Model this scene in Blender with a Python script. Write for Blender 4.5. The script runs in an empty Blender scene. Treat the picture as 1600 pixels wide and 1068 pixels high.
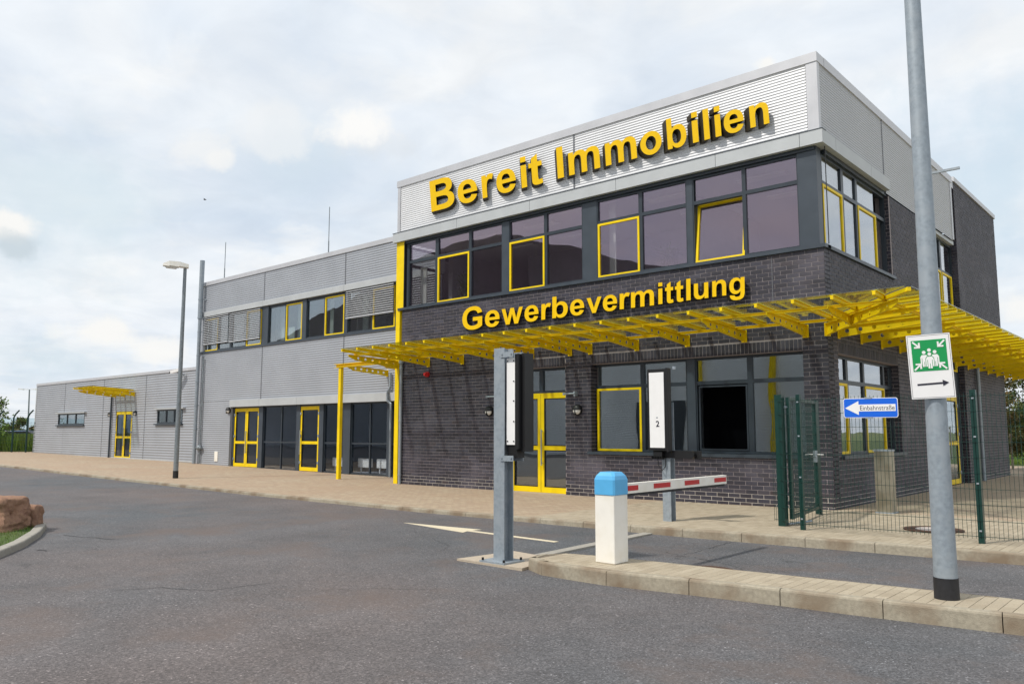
import bpy, bmesh, math, random
from mathutils import Vector, Matrix, noise
R = random.Random(7)
C = bpy.context.scene.collection
sc = bpy.context.scene

# ------------------------------------------------------------------ camera
tilt, yaw, roll = 0.111358, 0.723479, 0.000472
F = Vector((-math.sin(yaw)*math.cos(tilt), math.cos(yaw)*math.cos(tilt), math.sin(tilt)))
Rt = Vector((math.cos(yaw), math.sin(yaw), 0)); U = Rt.cross(F)
R2 = (math.cos(roll)*Rt + math.sin(roll)*U); U2 = R2.cross(F)
cd = bpy.data.cameras.new('camera'); cd.sensor_width = 36; cd.lens = 1253.7*36/1600
cd.clip_start = .05; cd.clip_end = 9000
cam = bpy.data.objects.new('camera', cd); C.objects.link(cam)
cam.matrix_world = Matrix(((R2.x, U2.x, -F.x, 0), (R2.y, U2.y, -F.y, 0), (R2.z, U2.z, -F.z, 1.42), (0, 0, 0, 1)))
sc.camera = cam

# ------------------------------------------------------------------ sky and sun
SUN = Vector((-0.70, -1.95, 2.8)).normalized()
elev = math.asin(SUN.z); rot = math.atan2(SUN.x, SUN.y)
w = bpy.data.worlds.new('World'); sc.world = w; w.use_nodes = True
nt = w.node_tree; N = nt.nodes; LK = nt.links; N.clear()
def nd(t, **k):
    n = N.new(t)
    for a, b in k.items(): setattr(n, a, b)
    return n
out = nd('ShaderNodeOutputWorld'); bg = nd('ShaderNodeBackground'); bg.inputs[1].default_value = 0.10
sky = nd('ShaderNodeTexSky', sky_type='NISHITA', sun_disc=False, sun_elevation=elev, sun_rotation=rot)
sky.dust_density = 2.0; sky.air_density = 1.0
tc = nd('ShaderNodeTexCoord'); sep = nd('ShaderNodeSeparateXYZ'); LK.new(tc.outputs['Generated'], sep.inputs[0])
# project the view direction on a cloud layer: (x, y) / (z + k)
zz = nd('ShaderNodeMath', operation='MAXIMUM'); LK.new(sep.outputs['Z'], zz.inputs[0]); zz.inputs[1].default_value = 0
za = nd('ShaderNodeMath', operation='ADD'); LK.new(zz.outputs[0], za.inputs[0]); za.inputs[1].default_value = 0.17
dv = nd('ShaderNodeVectorMath', operation='DIVIDE'); LK.new(tc.outputs['Generated'], dv.inputs[0])
cb = nd('ShaderNodeCombineXYZ'); 
for i in range(3): LK.new(za.outputs[0], cb.inputs[i])
LK.new(cb.outputs[0], dv.inputs[1])
def skynoise(scale, detail, rough, vec, dist=0.0):
    n = nd('ShaderNodeTexNoise'); n.inputs['Scale'].default_value = scale; n.inputs['Detail'].default_value = detail
    n.inputs['Roughness'].default_value = rough; n.inputs['Distortion'].default_value = dist; LK.new(vec, n.inputs['Vector']); return n
def ramp(inp, pts):
    r = nd('ShaderNodeValToRGB'); LK.new(inp, r.inputs[0]); e = r.color_ramp.elements
    for i, (p, c) in enumerate(pts):
        el = e[i] if i < 2 else e.new(p)
        el.position = p; el.color = (c, c, c, 1) if not isinstance(c, tuple) else c
    return r
n1 = skynoise(1.1, 8, .52, dv.outputs[0], .35)       # broad veil of cloud
veil = ramp(n1.outputs['Fac'], [(.30, .62), (.52, 1.0)])
n2 = skynoise(3.4, 10, .56, dv.outputs[0], .2)       # small cumulus
puff = ramp(n2.outputs['Fac'], [(.54, 0.0), (.66, 1.0)])
n3 = skynoise(2.2, 6, .5, dv.outputs[0], .5)
shade = ramp(n3.outputs['Fac'], [(.30, (5.5, 6.0, 6.6, 1)), (.60, (6.4, 6.65, 6.9, 1))])
hue = nd('ShaderNodeMix', data_type='RGBA', blend_type='MIX'); hue.inputs[0].default_value = .45
LK.new(sky.outputs[0], hue.inputs[6]); hue.inputs[7].default_value = (4.3, 5.5, 6.6, 1)
mx = nd('ShaderNodeMix', data_type='RGBA'); LK.new(veil.outputs[0], mx.inputs[0]); LK.new(hue.outputs[2], mx.inputs[6]); LK.new(shade.outputs[0], mx.inputs[7])
mx2 = nd('ShaderNodeMix', data_type='RGBA'); LK.new(mx.outputs[2], mx2.inputs[6])
pf = nd('ShaderNodeMath', operation='MULTIPLY'); LK.new(puff.outputs[0], pf.inputs[0]); pf.inputs[1].default_value = .45
LK.new(pf.outputs[0], mx2.inputs[0]); mx2.inputs[7].default_value = (6.9, 6.9, 6.8, 1)
def pdir(x, y): return (F+R2*((x-800)/1253.7)-U2*((y-534)/1253.7)).normalized()
n4 = skynoise(4.2, 9, .58, dv.outputs[0], .6); tex = ramp(n4.outputs['Fac'], [(.34, (.96, .97, .985, 1)), (.62, (1.06, 1.06, 1.06, 1))])
mt_ = nd('ShaderNodeMix', data_type='RGBA', blend_type='MULTIPLY'); mt_.inputs[0].default_value = 1; LK.new(mx2.outputs[2], mt_.inputs[6]); LK.new(tex.outputs[0], mt_.inputs[7])
cur = mt_.outputs[2]
wob = skynoise(9, 7, .6, tc.outputs['Generated']); wob2 = skynoise(28, 5, .6, tc.outputs['Generated'])
# single cumulus heads and gaps of blue: direction, angular radius, vertical squash, colour, strength
for (x, y, rad, sq, col, amt) in ((1560, 330, .16, .9, (4.6, 5.6, 6.4), .8), (470, 250, .12, 1.6, (4.9, 5.65, 6.3), .7), (90, 330, .15, 1.3, (4.8, 5.7, 6.2), .6), (60, 560, .10, 2.5, (4.5, 5.4, 6.0), .7),
        (590, 222, .085, 1.7, (5.6, 5.9, 6.2), .6), (575, 200, .075, 1.8, (7.3, 7.25, 7.1), .9), (310, 235, .06, 1.6, (6.9, 6.9, 6.8), .6), (345, 250, .03, 1.4, (6.9, 6.9, 6.8), .6), (420, 205, .07, 1.3, (6.9, 6.9, 6.85), .5), (15, 352, .040, 1.5, (7.1, 7.05, 6.85), .95), (150, 520, .07, 2.6, (7.1, 7.05, 6.85), .95), (255, 545, .05, 1.5, (7.1, 7.05, 6.85), .85), (1200, 98, .022, 1.5, (7.1, 7.05, 6.85), .95), (1590, 480, .05, 1.2, (7.1, 7.05, 6.85), .85), (25, 385, .035, 1.6, (4.2, 4.8, 5.2), .7)):
    c = pdir(x, y); sb_ = nd('ShaderNodeVectorMath', operation='SUBTRACT'); LK.new(tc.outputs['Generated'], sb_.inputs[0]); sb_.inputs[1].default_value = c
    ml = nd('ShaderNodeVectorMath', operation='MULTIPLY'); LK.new(sb_.outputs[0], ml.inputs[0]); ml.inputs[1].default_value = (1, 1, sq)
    ln = nd('ShaderNodeVectorMath', operation='LENGTH'); LK.new(ml.outputs[0], ln.inputs[0])
    m1 = nd('ShaderNodeMath', operation='MULTIPLY_ADD'); LK.new(wob.outputs[0], m1.inputs[0]); m1.inputs[1].default_value = rad*2.2; LK.new(ln.outputs['Value'], m1.inputs[2])
    m3 = nd('ShaderNodeMath', operation='MULTIPLY_ADD'); LK.new(wob2.outputs[0], m3.inputs[0]); m3.inputs[1].default_value = rad*.8; LK.new(m1.outputs[0], m3.inputs[2])
    mr_ = nd('ShaderNodeMapRange', interpolation_type='SMOOTHSTEP'); LK.new(m3.outputs[0], mr_.inputs[0]); mr_.inputs[1].default_value = rad*(1.72 if rad < .09 else 1.4); mr_.inputs[2].default_value = rad*(2.25 if rad < .09 else 2.6); mr_.inputs[3].default_value = amt; mr_.inputs[4].default_value = 0
    mm_ = nd('ShaderNodeMix', data_type='RGBA'); LK.new(mr_.outputs[0], mm_.inputs[0]); LK.new(cur, mm_.inputs[6]); mm_.inputs[7].default_value = (*col, 1); cur = mm_.outputs[2]
LK.new(cur, bg.inputs[0]); LK.new(bg.outputs[0], out.inputs[0])

sd = bpy.data.lights.new('sun', 'SUN'); sd.energy = 2.3; sd.angle = math.radians(2.5); sd.color = (1, .95, .87)
so = bpy.data.objects.new('sun', sd); C.objects.link(so); so.rotation_euler = SUN.to_track_quat('Z', 'Y').to_euler()
so.location = (-20, -30, 40)
vs = sc.view_settings; vs.view_transform = 'Standard'; vs.look = 'None'; vs.gamma = 1; vs.exposure = .44; vs.use_curve_mapping = False
sc.cycles.max_bounces = 6; sc.cycles.transparent_max_bounces = 12; sc.cycles.glossy_bounces = 3

# ------------------------------------------------------------------ materials
def mat(name, col, rough=.6, metal=0., noise_amt=0., nscale=8., bump=0., bscale=60., spec=.5, var2=None, v2scale=1.5, coat=0):
    m = bpy.data.materials.new(name); m.use_nodes = True; t = m.node_tree; b = t.nodes['Principled BSDF']
    b.inputs['Roughness'].default_value = rough; b.inputs['Metallic'].default_value = metal
    b.inputs['Specular IOR Level'].default_value = spec; b.inputs['Base Color'].default_value = (*col, 1)
    g = t.nodes.new('ShaderNodeNewGeometry')
    cur = None
    if noise_amt or var2:
        n = t.nodes.new('ShaderNodeTexNoise'); n.inputs['Scale'].default_value = nscale; n.inputs['Detail'].default_value = 6
        t.links.new(g.outputs['Position'], n.inputs['Vector'])
        r = t.nodes.new('ShaderNodeValToRGB'); r.color_ramp.elements[0].position = .3; r.color_ramp.elements[1].position = .7
        a = noise_amt
        r.color_ramp.elements[0].color = (*[c*(1-a) for c in col], 1); r.color_ramp.elements[1].color = (*[min(1, c*(1+a)) for c in col], 1)
        t.links.new(n.outputs[0], r.inputs[0]); cur = r.outputs[0]
        if var2:
            n2 = t.nodes.new('ShaderNodeTexNoise'); n2.inputs['Scale'].default_value = v2scale; n2.inputs['Detail'].default_value = 5
            t.links.new(g.outputs['Position'], n2.inputs['Vector'])
            r2 = t.nodes.new('ShaderNodeValToRGB'); r2.color_ramp.elements[0].position = .45; r2.color_ramp.elements[1].position = .65
            t.links.new(n2.outputs[0], r2.inputs[0])
            x = t.nodes.new('ShaderNodeMix'); x.data_type = 'RGBA'; t.links.new(r2.outputs[0], x.inputs[0]); t.links.new(cur, x.inputs[6]); x.inputs[7].default_value = (*var2, 1)
            cur = x.outputs[2]
        t.links.new(cur, b.inputs['Base Color'])
        # roughness follows the grain a little
        mr = t.nodes.new('ShaderNodeMapRange'); mr.inputs[3].default_value = max(0, rough-.08); mr.inputs[4].default_value = min(1, rough+.08)
        t.links.new(n.outputs[0], mr.inputs[0]); t.links.new(mr.outputs[0], b.inputs['Roughness'])
    if bump:
        n = t.nodes.new('ShaderNodeTexNoise'); n.inputs['Scale'].default_value = bscale; n.inputs['Detail'].default_value = 4
        t.links.new(g.outputs['Position'], n.inputs['Vector'])
        bp = t.nodes.new('ShaderNodeBump'); bp.inputs['Strength'].default_value = bump; bp.inputs['Distance'].default_value = .01
        t.links.new(n.outputs[0], bp.inputs['Height']); t.links.new(bp.outputs[0], b.inputs['Normal'])
    return m
M = {}
M['yellow'] = mat('yellow_paint', (.89, .635, .004), .45, noise_amt=.05, nscale=5, var2=(.78, .56, .004), v2scale=3, spec=.25)
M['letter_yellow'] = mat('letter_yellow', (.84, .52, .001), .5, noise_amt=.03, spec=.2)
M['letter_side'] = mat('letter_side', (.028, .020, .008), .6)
M['anthracite'] = mat('anthracite_frame', (.028, .038, .050), .38, noise_amt=.12, nscale=4)
M['dark_post'] = mat('dark_grey_post', (.045, .058, .075), .4, noise_amt=.1, nscale=4)
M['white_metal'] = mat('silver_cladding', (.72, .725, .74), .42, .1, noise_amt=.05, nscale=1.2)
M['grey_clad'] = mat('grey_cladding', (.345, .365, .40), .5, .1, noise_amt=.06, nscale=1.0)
M['side_clad'] = mat('silver_cladding_shaded', (.46, .47, .50), .45, .12, noise_amt=.05, nscale=1.0)  # same silver as the front fascia, side's shade put into the colour
M['coping'] = mat('coping_metal', (.56, .56, .58), .42, .3, noise_amt=.05, nscale=2)
M['trim'] = mat('trim_panel', (.48, .50, .51), .5, .1, noise_amt=.06, nscale=2)
M['joint'] = mat('joint_strip', (.16, .165, .18), .5, .2)
M['galv'] = mat('galvanised_steel', (.30, .345, .385), .55, .3, noise_amt=.13, nscale=26, var2=(.345, .385, .42), v2scale=9)
M['pole'] = mat('lamp_pole_zinc', (.24, .27, .29), .55, .35, noise_amt=.2, nscale=18)
M['black'] = mat('black_plastic', (.006, .006, .007), .5)
M['void'] = mat('unlit_room_black', (.003, .003, .004), 1., spec=0.)  # black that stands for the unlit room behind the open window
M['rubber'] = mat('black_sleeve', (.015, .015, .018), .6, noise_amt=.3, nscale=30)
M['white'] = mat('white_paint', (.86, .83, .76), .45, noise_amt=.03, nscale=4, var2=(.80, .76, .67), v2scale=5)
M['white_sign'] = mat('white_sheet', (.86, .85, .84), .35, noise_amt=.02)
M['blue_cap'] = mat('light_blue_paint', (.10, .43, .76), .4, noise_amt=.05, nscale=6)
M['sign_blue'] = mat('sign_blue', (.006, .13, .72), .35)
M['sign_green'] = mat('sign_green', (.0, .30, .075), .35)
M['sign_black'] = mat('sign_black', (.015, .015, .03), .4)
M['red'] = mat('barrier_red', (.52, .012, .018), .4, noise_amt=.08)
M['fence'] = mat('green_fence_paint', (.001, .034, .027), .4, noise_amt=.1)
M['kerb'] = mat('kerb_concrete', (.345, .305, .232), .85, noise_amt=.16, nscale=30, bump=.35, bscale=120, var2=(.22, .165, .11), v2scale=2.2)
M['slab'] = mat('slab_concrete', (.44, .37, .285), .85, noise_amt=.1, nscale=25, bump=.2, bscale=120)
M['grey_kerb'] = mat('grey_kerb_concrete', (.33, .31, .27), .85, noise_amt=.12, nscale=20, bump=.3, bscale=100)
M['mortar'] = mat('mortar', (.29, .255, .26), .95, noise_amt=.15, nscale=12)
M['pale_mortar'] = mat('pale_mortar', (.55, .50, .45), .95, noise_amt=.15, nscale=6)
M['lid'] = mat('lid_concrete', (.58, .51, .47), .9, noise_amt=.1, nscale=20)
M['sand'] = mat('joint_sand', (.16, .13, .095), .95, noise_amt=.2, nscale=30)
M['tar'] = mat('tar', (.02, .02, .022), .7)
M['curtain'] = mat('curtain', (.50, .56, .52), .8)
M['line'] = mat('road_marking', (.66, .58, .42), .7, noise_amt=.12, nscale=40, bump=.1)
M['roof'] = mat('roof_felt', (.12, .12, .12), .9)
M['room'] = mat('room_plaster', (.30, .31, .33), .8, noise_amt=.05)
M['room_dark'] = mat('room_dark', (.06, .065, .075), .8)
M['ceil'] = mat('ceiling_tile', (.5, .5, .5), .8)
M['stainless'] = mat('stainless_steel', (.40, .37, .29), .38, .75, noise_amt=.12, nscale=6, var2=(.30, .27, .20), v2scale=4)
M['rust'] = mat('rusty_iron', (.085, .045, .03), .8, .3, noise_amt=.3, nscale=40)
M['soil'] = mat('verge_soil', (.06, .09, .02), .95, noise_amt=.3, nscale=3)
M['grass'] = mat('grass_blade', (.10, .19, .022), .7, noise_amt=.45, nscale=3, var2=(.16, .20, .04), v2scale=1.2)
M['hay'] = mat('tall_grass_blade', (.12, .20, .025), .8, noise_amt=.4, nscale=1.2, var2=(.14, .17, .035), v2scale=.7)
M['leaf'] = mat('tree_leaf', (.065, .105, .02), .7, noise_amt=.4, nscale=2.5, var2=(.16, .10, .035), v2scale=1.6)
M['leaf2'] = mat('bush_leaf', (.09, .13, .02), .7, noise_amt=.4, nscale=2, var2=(.15, .17, .03), v2scale=.8)
M['houseplant'] = mat('houseplant_leaf', (.08, .12, .03), .6, noise_amt=.3, nscale=5)
M['bark'] = mat('bark', (.10, .075, .055), .9, noise_amt=.3, nscale=12, bump=.5, bscale=40)
M['field'] = mat('meadow', (.10, .135, .04), .95, noise_amt=.25, nscale=.05, var2=(.16, .15, .06), v2scale=.01)
M['hill'] = mat('distant_hill', (.30, .38, .42), 1., noise_amt=.12, nscale=.006)  # aerial haze put into the pale blue-grey colour
M['car_blue'] = mat('car_paint_blue', (.12, .19, .32), .3, .3)
M['car_white'] = mat('car_paint_white', (.7, .7, .7), .3)
M['slat'] = mat('blind_slat', (.56, .57, .59), .4, .3)
M['lampglass'] = mat('opal_glass', (.75, .75, .72), .25)
M['opposite'] = mat('opposite_cladding', (.74, .76, .78), .6, noise_amt=.1, nscale=.5)
M['opposite_dark'] = mat('opposite_brown', (.12, .10, .105), .7, noise_amt=.2, nscale=.3)
M['pot'] = mat('plant_pot', (.35, .3, .28), .6)
M['wood'] = mat('stake_wood', (.32, .27, .2), .9, noise_amt=.2)
M['siren'] = mat('siren_red', (.55, .02, .02), .35)
M['skin_bird'] = mat('bird_feather', (.03, .03, .03), .8)

def brickmat():
    m = bpy.data.materials.new('clinker_brick'); m.use_nodes = True; t = m.node_tree; b = t.nodes['Principled BSDF']
    at = t.nodes.new('ShaderNodeAttribute'); at.attribute_name = 'tone'
    oi = t.nodes.new('ShaderNodeObjectInfo'); g = t.nodes.new('ShaderNodeNewGeometry')
    ad = t.nodes.new('ShaderNodeMath'); ad.operation = 'ADD'; t.links.new(at.outputs['Fac'], ad.inputs[0]); t.links.new(oi.outputs['Random'], ad.inputs[1])
    fr = t.nodes.new('ShaderNodeMath'); fr.operation = 'FRACT'; t.links.new(ad.outputs[0], fr.inputs[0])
    r = t.nodes.new('ShaderNodeValToRGB'); e = r.color_ramp.elements
    cols = [(0, (.022, .020, .028)), (.3, (.031, .028, .040)), (.55, (.041, .039, .056)), (.75, (.026, .022, .030)), (.9, (.060, .057, .077)), (1, (.046, .034, .038))]
    for i, (p, c) in enumerate(cols):
        el = e[i] if i < 2 else e.new(p); el.position = p; el.color = (*c, 1)
    t.links.new(fr.outputs[0], r.inputs[0])
    n = t.nodes.new('ShaderNodeTexNoise'); n.inputs['Scale'].default_value = .9; n.inputs['Detail'].default_value = 4; t.links.new(g.outputs['Position'], n.inputs['Vector'])
    rr = t.nodes.new('ShaderNodeValToRGB'); rr.color_ramp.elements[0].position = .54; rr.color_ramp.elements[1].position = .72
    rr.color_ramp.elements[0].color = (0, 0, 0, 1); rr.color_ramp.elements[1].color = (.6, .6, .6, 1); t.links.new(n.outputs[0], rr.inputs[0])
    x = t.nodes.new('ShaderNodeMix'); x.data_type = 'RGBA'; t.links.new(rr.outputs[0], x.inputs[0]); t.links.new(r.outputs[0], x.inputs[6]); x.inputs[7].default_value = (.11, .10, .125, 1)
    n2 = t.nodes.new('ShaderNodeTexNoise'); n2.inputs['Scale'].default_value = 45; n2.inputs['Detail'].default_value = 3; t.links.new(g.outputs['Position'], n2.inputs['Vector'])
    mr = t.nodes.new('ShaderNodeMapRange'); mr.inputs[3].default_value = .7; mr.inputs[4].default_value = 1.3; t.links.new(n2.outputs[0], mr.inputs[0])
    x2 = t.nodes.new('ShaderNodeVectorMath'); x2.operation = 'SCALE'; t.links.new(x.outputs[2], x2.inputs[0]); t.links.new(mr.outputs[0], x2.inputs['Scale'])
    t.links.new(x2.outputs[0], b.inputs['Base Color']); b.inputs['Roughness'].default_value = .6
    return m
M['brick'] = brickmat()

def pavermat(name, far):
    m = bpy.data.materials.new(name); m.use_nodes = True; t = m.node_tree; b = t.nodes['Principled BSDF']
    g = t.nodes.new('ShaderNodeNewGeometry'); at = t.nodes.new('ShaderNodeAttribute'); at.attribute_name = 'tone'
    oi = t.nodes.new('ShaderNodeObjectInfo')
    if far:
        br = t.nodes.new('ShaderNodeTexBrick'); br.inputs['Scale'].default_value = 1; br.inputs['Brick Width'].default_value = .2; br.inputs['Row Height'].default_value = .1
        br.inputs['Mortar Size'].default_value = .004; br.inputs['Color1'].default_value = (.44, .355, .25, 1); br.inputs['Color2'].default_value = (.36, .27, .19, 1); br.inputs['Mortar'].default_value = (.20, .15, .11, 1)
        t.links.new(g.outputs['Position'], br.inputs['Vector']); base = br.outputs['Color']
    else:
        ad = t.nodes.new('ShaderNodeMath'); ad.operation = 'ADD'; t.links.new(at.outputs['Fac'], ad.inputs[0]); t.links.new(oi.outputs['Random'], ad.inputs[1])
        fr = t.nodes.new('ShaderNodeMath'); fr.operation = 'FRACT'; t.links.new(ad.outputs[0], fr.inputs[0])
        r = t.nodes.new('ShaderNodeValToRGB'); r.color_ramp.elements[0].color = (.34, .285, .205, 1); r.color_ramp.elements[1].color = (.42, .36, .265, 1); t.links.new(fr.outputs[0], r.inputs[0]); base = r.outputs[0]
    # reddish brown staining growing towards the left of the forecourt
    sp = t.nodes.new('ShaderNodeSeparateXYZ'); t.links.new(g.outputs['Position'], sp.inputs[0])
    mr = t.nodes.new('ShaderNodeMapRange'); mr.inputs[1].default_value = -4; mr.inputs[2].default_value = -22; mr.inputs[3].default_value = .0; mr.inputs[4].default_value = .65; t.links.new(sp.outputs[0], mr.inputs[0])
    n = t.nodes.new('ShaderNodeTexNoise'); n.inputs['Scale'].default_value = .5; n.inputs['Detail'].default_value = 6; t.links.new(g.outputs['Position'], n.inputs['Vector'])
    nm = t.nodes.new('ShaderNodeMapRange'); nm.inputs[1].default_value = .35; nm.inputs[2].default_value = .65; t.links.new(n.outputs[0], nm.inputs[0])
    mu = t.nodes.new('ShaderNodeMath'); mu.operation = 'MULTIPLY'; t.links.new(mr.outputs[0], mu.inputs[0]); t.links.new(nm.outputs[0], mu.inputs[1])
    x = t.nodes.new('ShaderNodeMix'); x.data_type = 'RGBA'; t.links.new(mu.outputs[0], x.inputs[0]); t.links.new(base, x.inputs[6]); x.inputs[7].default_value = (.37, .255, .17, 1)
    n2 = t.nodes.new('ShaderNodeTexNoise'); n2.inputs['Scale'].default_value = 70; n2.inputs['Detail'].default_value = 3; t.links.new(g.outputs['Position'], n2.inputs['Vector'])
    m2 = t.nodes.new('ShaderNodeMapRange'); m2.inputs[3].default_value = .75; m2.inputs[4].default_value = 1.25; t.links.new(n2.outputs[0], m2.inputs[0])
    s = t.nodes.new('ShaderNodeVectorMath'); s.operation = 'SCALE'; t.links.new(x.outputs[2], s.inputs[0]); t.links.new(m2.outputs[0], s.inputs['Scale'])
    t.links.new(s.outputs[0], b.inputs['Base Color']); b.inputs['Roughness'].default_value = .85
    return m
M['paver'] = pavermat('paver_stone', False); M['pave_far'] = pavermat('paving_far', True)

def asphaltmat():
    m = bpy.data.materials.new('asphalt'); m.use_nodes = True; t = m.node_tree; b = t.nodes['Principled BSDF']; L = t.links.new
    g = t.nodes.new('ShaderNodeNewGeometry')
    def nz(s, d=5, r=.55):
        n = t.nodes.new('ShaderNodeTexNoise'); n.inputs['Scale'].default_value = s; n.inputs['Detail'].default_value = d; n.inputs['Roughness'].default_value = r; L(g.outputs['Position'], n.inputs['Vector']); return n
    def rp(i, *p):
        r = t.nodes.new('ShaderNodeValToRGB'); e = r.color_ramp.elements
        for k, (q, c) in enumerate(p):
            el = e[k] if k < 2 else e.new(q); el.position = q; el.color = (*c, 1) if isinstance(c, tuple) else (c, c, c, 1)
        L(i, r.inputs[0]); return r
    base = rp(nz(.16, 5, .55).outputs[0], (.36, (.098, .104, .112)), (.5, (.118, .112, .115)), (.64, (.138, .118, .114)))
    big = rp(nz(.75, 6, .65).outputs[0], (.32, .80), (.68, 1.14))
    v = t.nodes.new('ShaderNodeTexVoronoi'); v.inputs['Scale'].default_value = 85; L(g.outputs['Position'], v.inputs['Vector'])
    agg = rp(v.outputs['Color'], (0, .45), (.70, 1.08), (.90, 1.6), (1, 4.0))
    fine = rp(nz(60, 5, .8).outputs[0], (.3, .70), (.7, 1.30))
    cur = base.outputs[0]
    for o in (big, agg, fine):
        x = t.nodes.new('ShaderNodeMix'); x.data_type = 'RGBA'; x.blend_type = 'MULTIPLY'; x.inputs[0].default_value = 1; L(cur, x.inputs[6]); L(o.outputs[0], x.inputs[7]); cur = x.outputs[2]
    # reddish iron stains
    st = rp(nz(.7, 6, .65).outputs[0], (.50, 0.), (.70, .7))
    x = t.nodes.new('ShaderNodeMix'); x.data_type = 'RGBA'; L(st.outputs[0], x.inputs[0]); L(cur, x.inputs[6]); x.inputs[7].default_value = (.135, .10, .085, 1); cur = x.outputs[2]
    # a few hairline cracks
    wv = t.nodes.new('ShaderNodeTexVoronoi'); wv.feature = 'DISTANCE_TO_EDGE'; wv.inputs['Scale'].default_value = .17
    ds = t.nodes.new('ShaderNodeVectorMath'); ds.operation = 'ADD'; wn = nz(1.3, 6, .6); L(g.outputs['Position'], ds.inputs[0]); L(wn.outputs['Color'], ds.inputs[1]); L(ds.outputs[0], wv.inputs['Vector'])
    ck = rp(wv.outputs['Distance'], (0, .35), (.0022, 1.0)); gate = rp(nz(.3, 2).outputs[0], (.5, 0.), (.6, 1.))
    cm = t.nodes.new('ShaderNodeMix'); cm.data_type = 'RGBA'; L(gate.outputs[0], cm.inputs[0]); cm.inputs[6].default_value = (1, 1, 1, 1); L(ck.outputs[0], cm.inputs[7])
    x = t.nodes.new('ShaderNodeMix'); x.data_type = 'RGBA'; x.blend_type = 'MULTIPLY'; x.inputs[0].default_value = 1; L(cur, x.inputs[6]); L(cm.outputs[2], x.inputs[7]); cur = x.outputs[2]
    L(cur, b.inputs['Base Color']); b.inputs['Roughness'].default_value = .8
    bp = t.nodes.new('ShaderNodeBump'); bp.inputs['Strength'].default_value = .55; bp.inputs['Distance'].default_value = .006; L(v.outputs['Distance'], bp.inputs['Height']); L(bp.outputs[0], b.inputs['Normal'])
    return m
M['asphalt'] = asphaltmat()

def rockmat():
    m = bpy.data.materials.new('red_sandstone'); m.use_nodes = True; t = m.node_tree; b = t.nodes['Principled BSDF']; L = t.links.new
    g = t.nodes.new('ShaderNodeNewGeometry'); n = t.nodes.new('ShaderNodeTexNoise'); n.inputs['Scale'].default_value = 9; n.inputs['Detail'].default_value = 10; n.inputs['Roughness'].default_value = .82; L(g.outputs['Position'], n.inputs['Vector'])
    r = t.nodes.new('ShaderNodeValToRGB'); e = r.color_ramp.elements
    for i, (p, c) in enumerate([(.26, (.24, .11, .075)), (.42, (.42, .23, .16)), (.54, (.52, .31, .20)), (.62, (.42, .22, .14)), (.74, (.58, .47, .33))]):
        el = e[i] if i < 2 else e.new(p); el.position = p; el.color = (*c, 1)
    L(n.outputs[0], r.inputs[0]); L(r.outputs[0], b.inputs['Base Color']); b.inputs['Roughness'].default_value = .9
    bp = t.nodes.new('ShaderNodeBump'); bp.inputs['Strength'].default_value = .9; bp.inputs['Distance'].default_value = .12; L(n.outputs[0], bp.inputs['Height']); L(bp.outputs[0], b.inputs['Normal'])
    return m
M['rock'] = rockmat()

def glassmat(name, tint, refl, base, power=1.0):
    m = bpy.data.materials.new(name); m.use_nodes = True; t = m.node_tree; t.nodes.clear(); L = t.links.new
    o = t.nodes.new('ShaderNodeOutputMaterial'); tr = t.nodes.new('ShaderNodeBsdfTransparent'); tr.inputs[0].default_value = (*tint, 1)
    gl = t.nodes.new('ShaderNodeBsdfGlossy'); gl.inputs['Color'].default_value = (*refl, 1); gl.inputs['Roughness'].default_value = 0.0
    g = t.nodes.new('ShaderNodeNewGeometry'); nz = t.nodes.new('ShaderNodeTexNoise'); nz.inputs['Scale'].default_value = .9; nz.inputs['Detail'].default_value = 1; L(g.outputs['Position'], nz.inputs['Vector'])
    bp = t.nodes.new('ShaderNodeBump'); bp.inputs['Strength'].default_value = .16; bp.inputs['Distance'].default_value = .03; L(nz.outputs[0], bp.inputs['Height']); L(bp.outputs[0], gl.inputs['Normal'])
    f = t.nodes.new('ShaderNodeFresnel'); io = t.nodes.new('ShaderNodeMapRange'); io.inputs[3].default_value = 1.5; io.inputs[4].default_value = 1/1.5; L(g.outputs['Backfacing'], io.inputs[0]); L(io.outputs[0], f.inputs[0])
    a = t.nodes.new('ShaderNodeMath'); a.operation = 'MULTIPLY_ADD'; a.inputs[1].default_value = power; a.inputs[2].default_value = base; a.use_clamp = True; L(f.outputs[0], a.inputs[0])
    mx = t.nodes.new('ShaderNodeMixShader'); L(a.outputs[0], mx.inputs[0]); L(tr.outputs[0], mx.inputs[1]); L(gl.outputs[0], mx.inputs[2]); L(mx.outputs[0], o.inputs[0])
    return m
M['glass_up'] = glassmat('sun_glass_mauve', (.93, .92, .93), (.86, .71, .84), .11)
M['glass'] = glassmat('window_glass', (.90, .93, .93), (.86, .91, .94), .15)
M['glass_side'] = glassmat('side_glass', (.6, .62, .62), (.93, .95, .97), .30)
M['glass_roof'] = glassmat('canopy_glass', (.80, .86, .84), (.95, .95, .95), .03)
M['glass_dark'] = glassmat('hall_glass', (.88, .91, .95), (.75, .85, 1.0), .0, .7)

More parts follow.
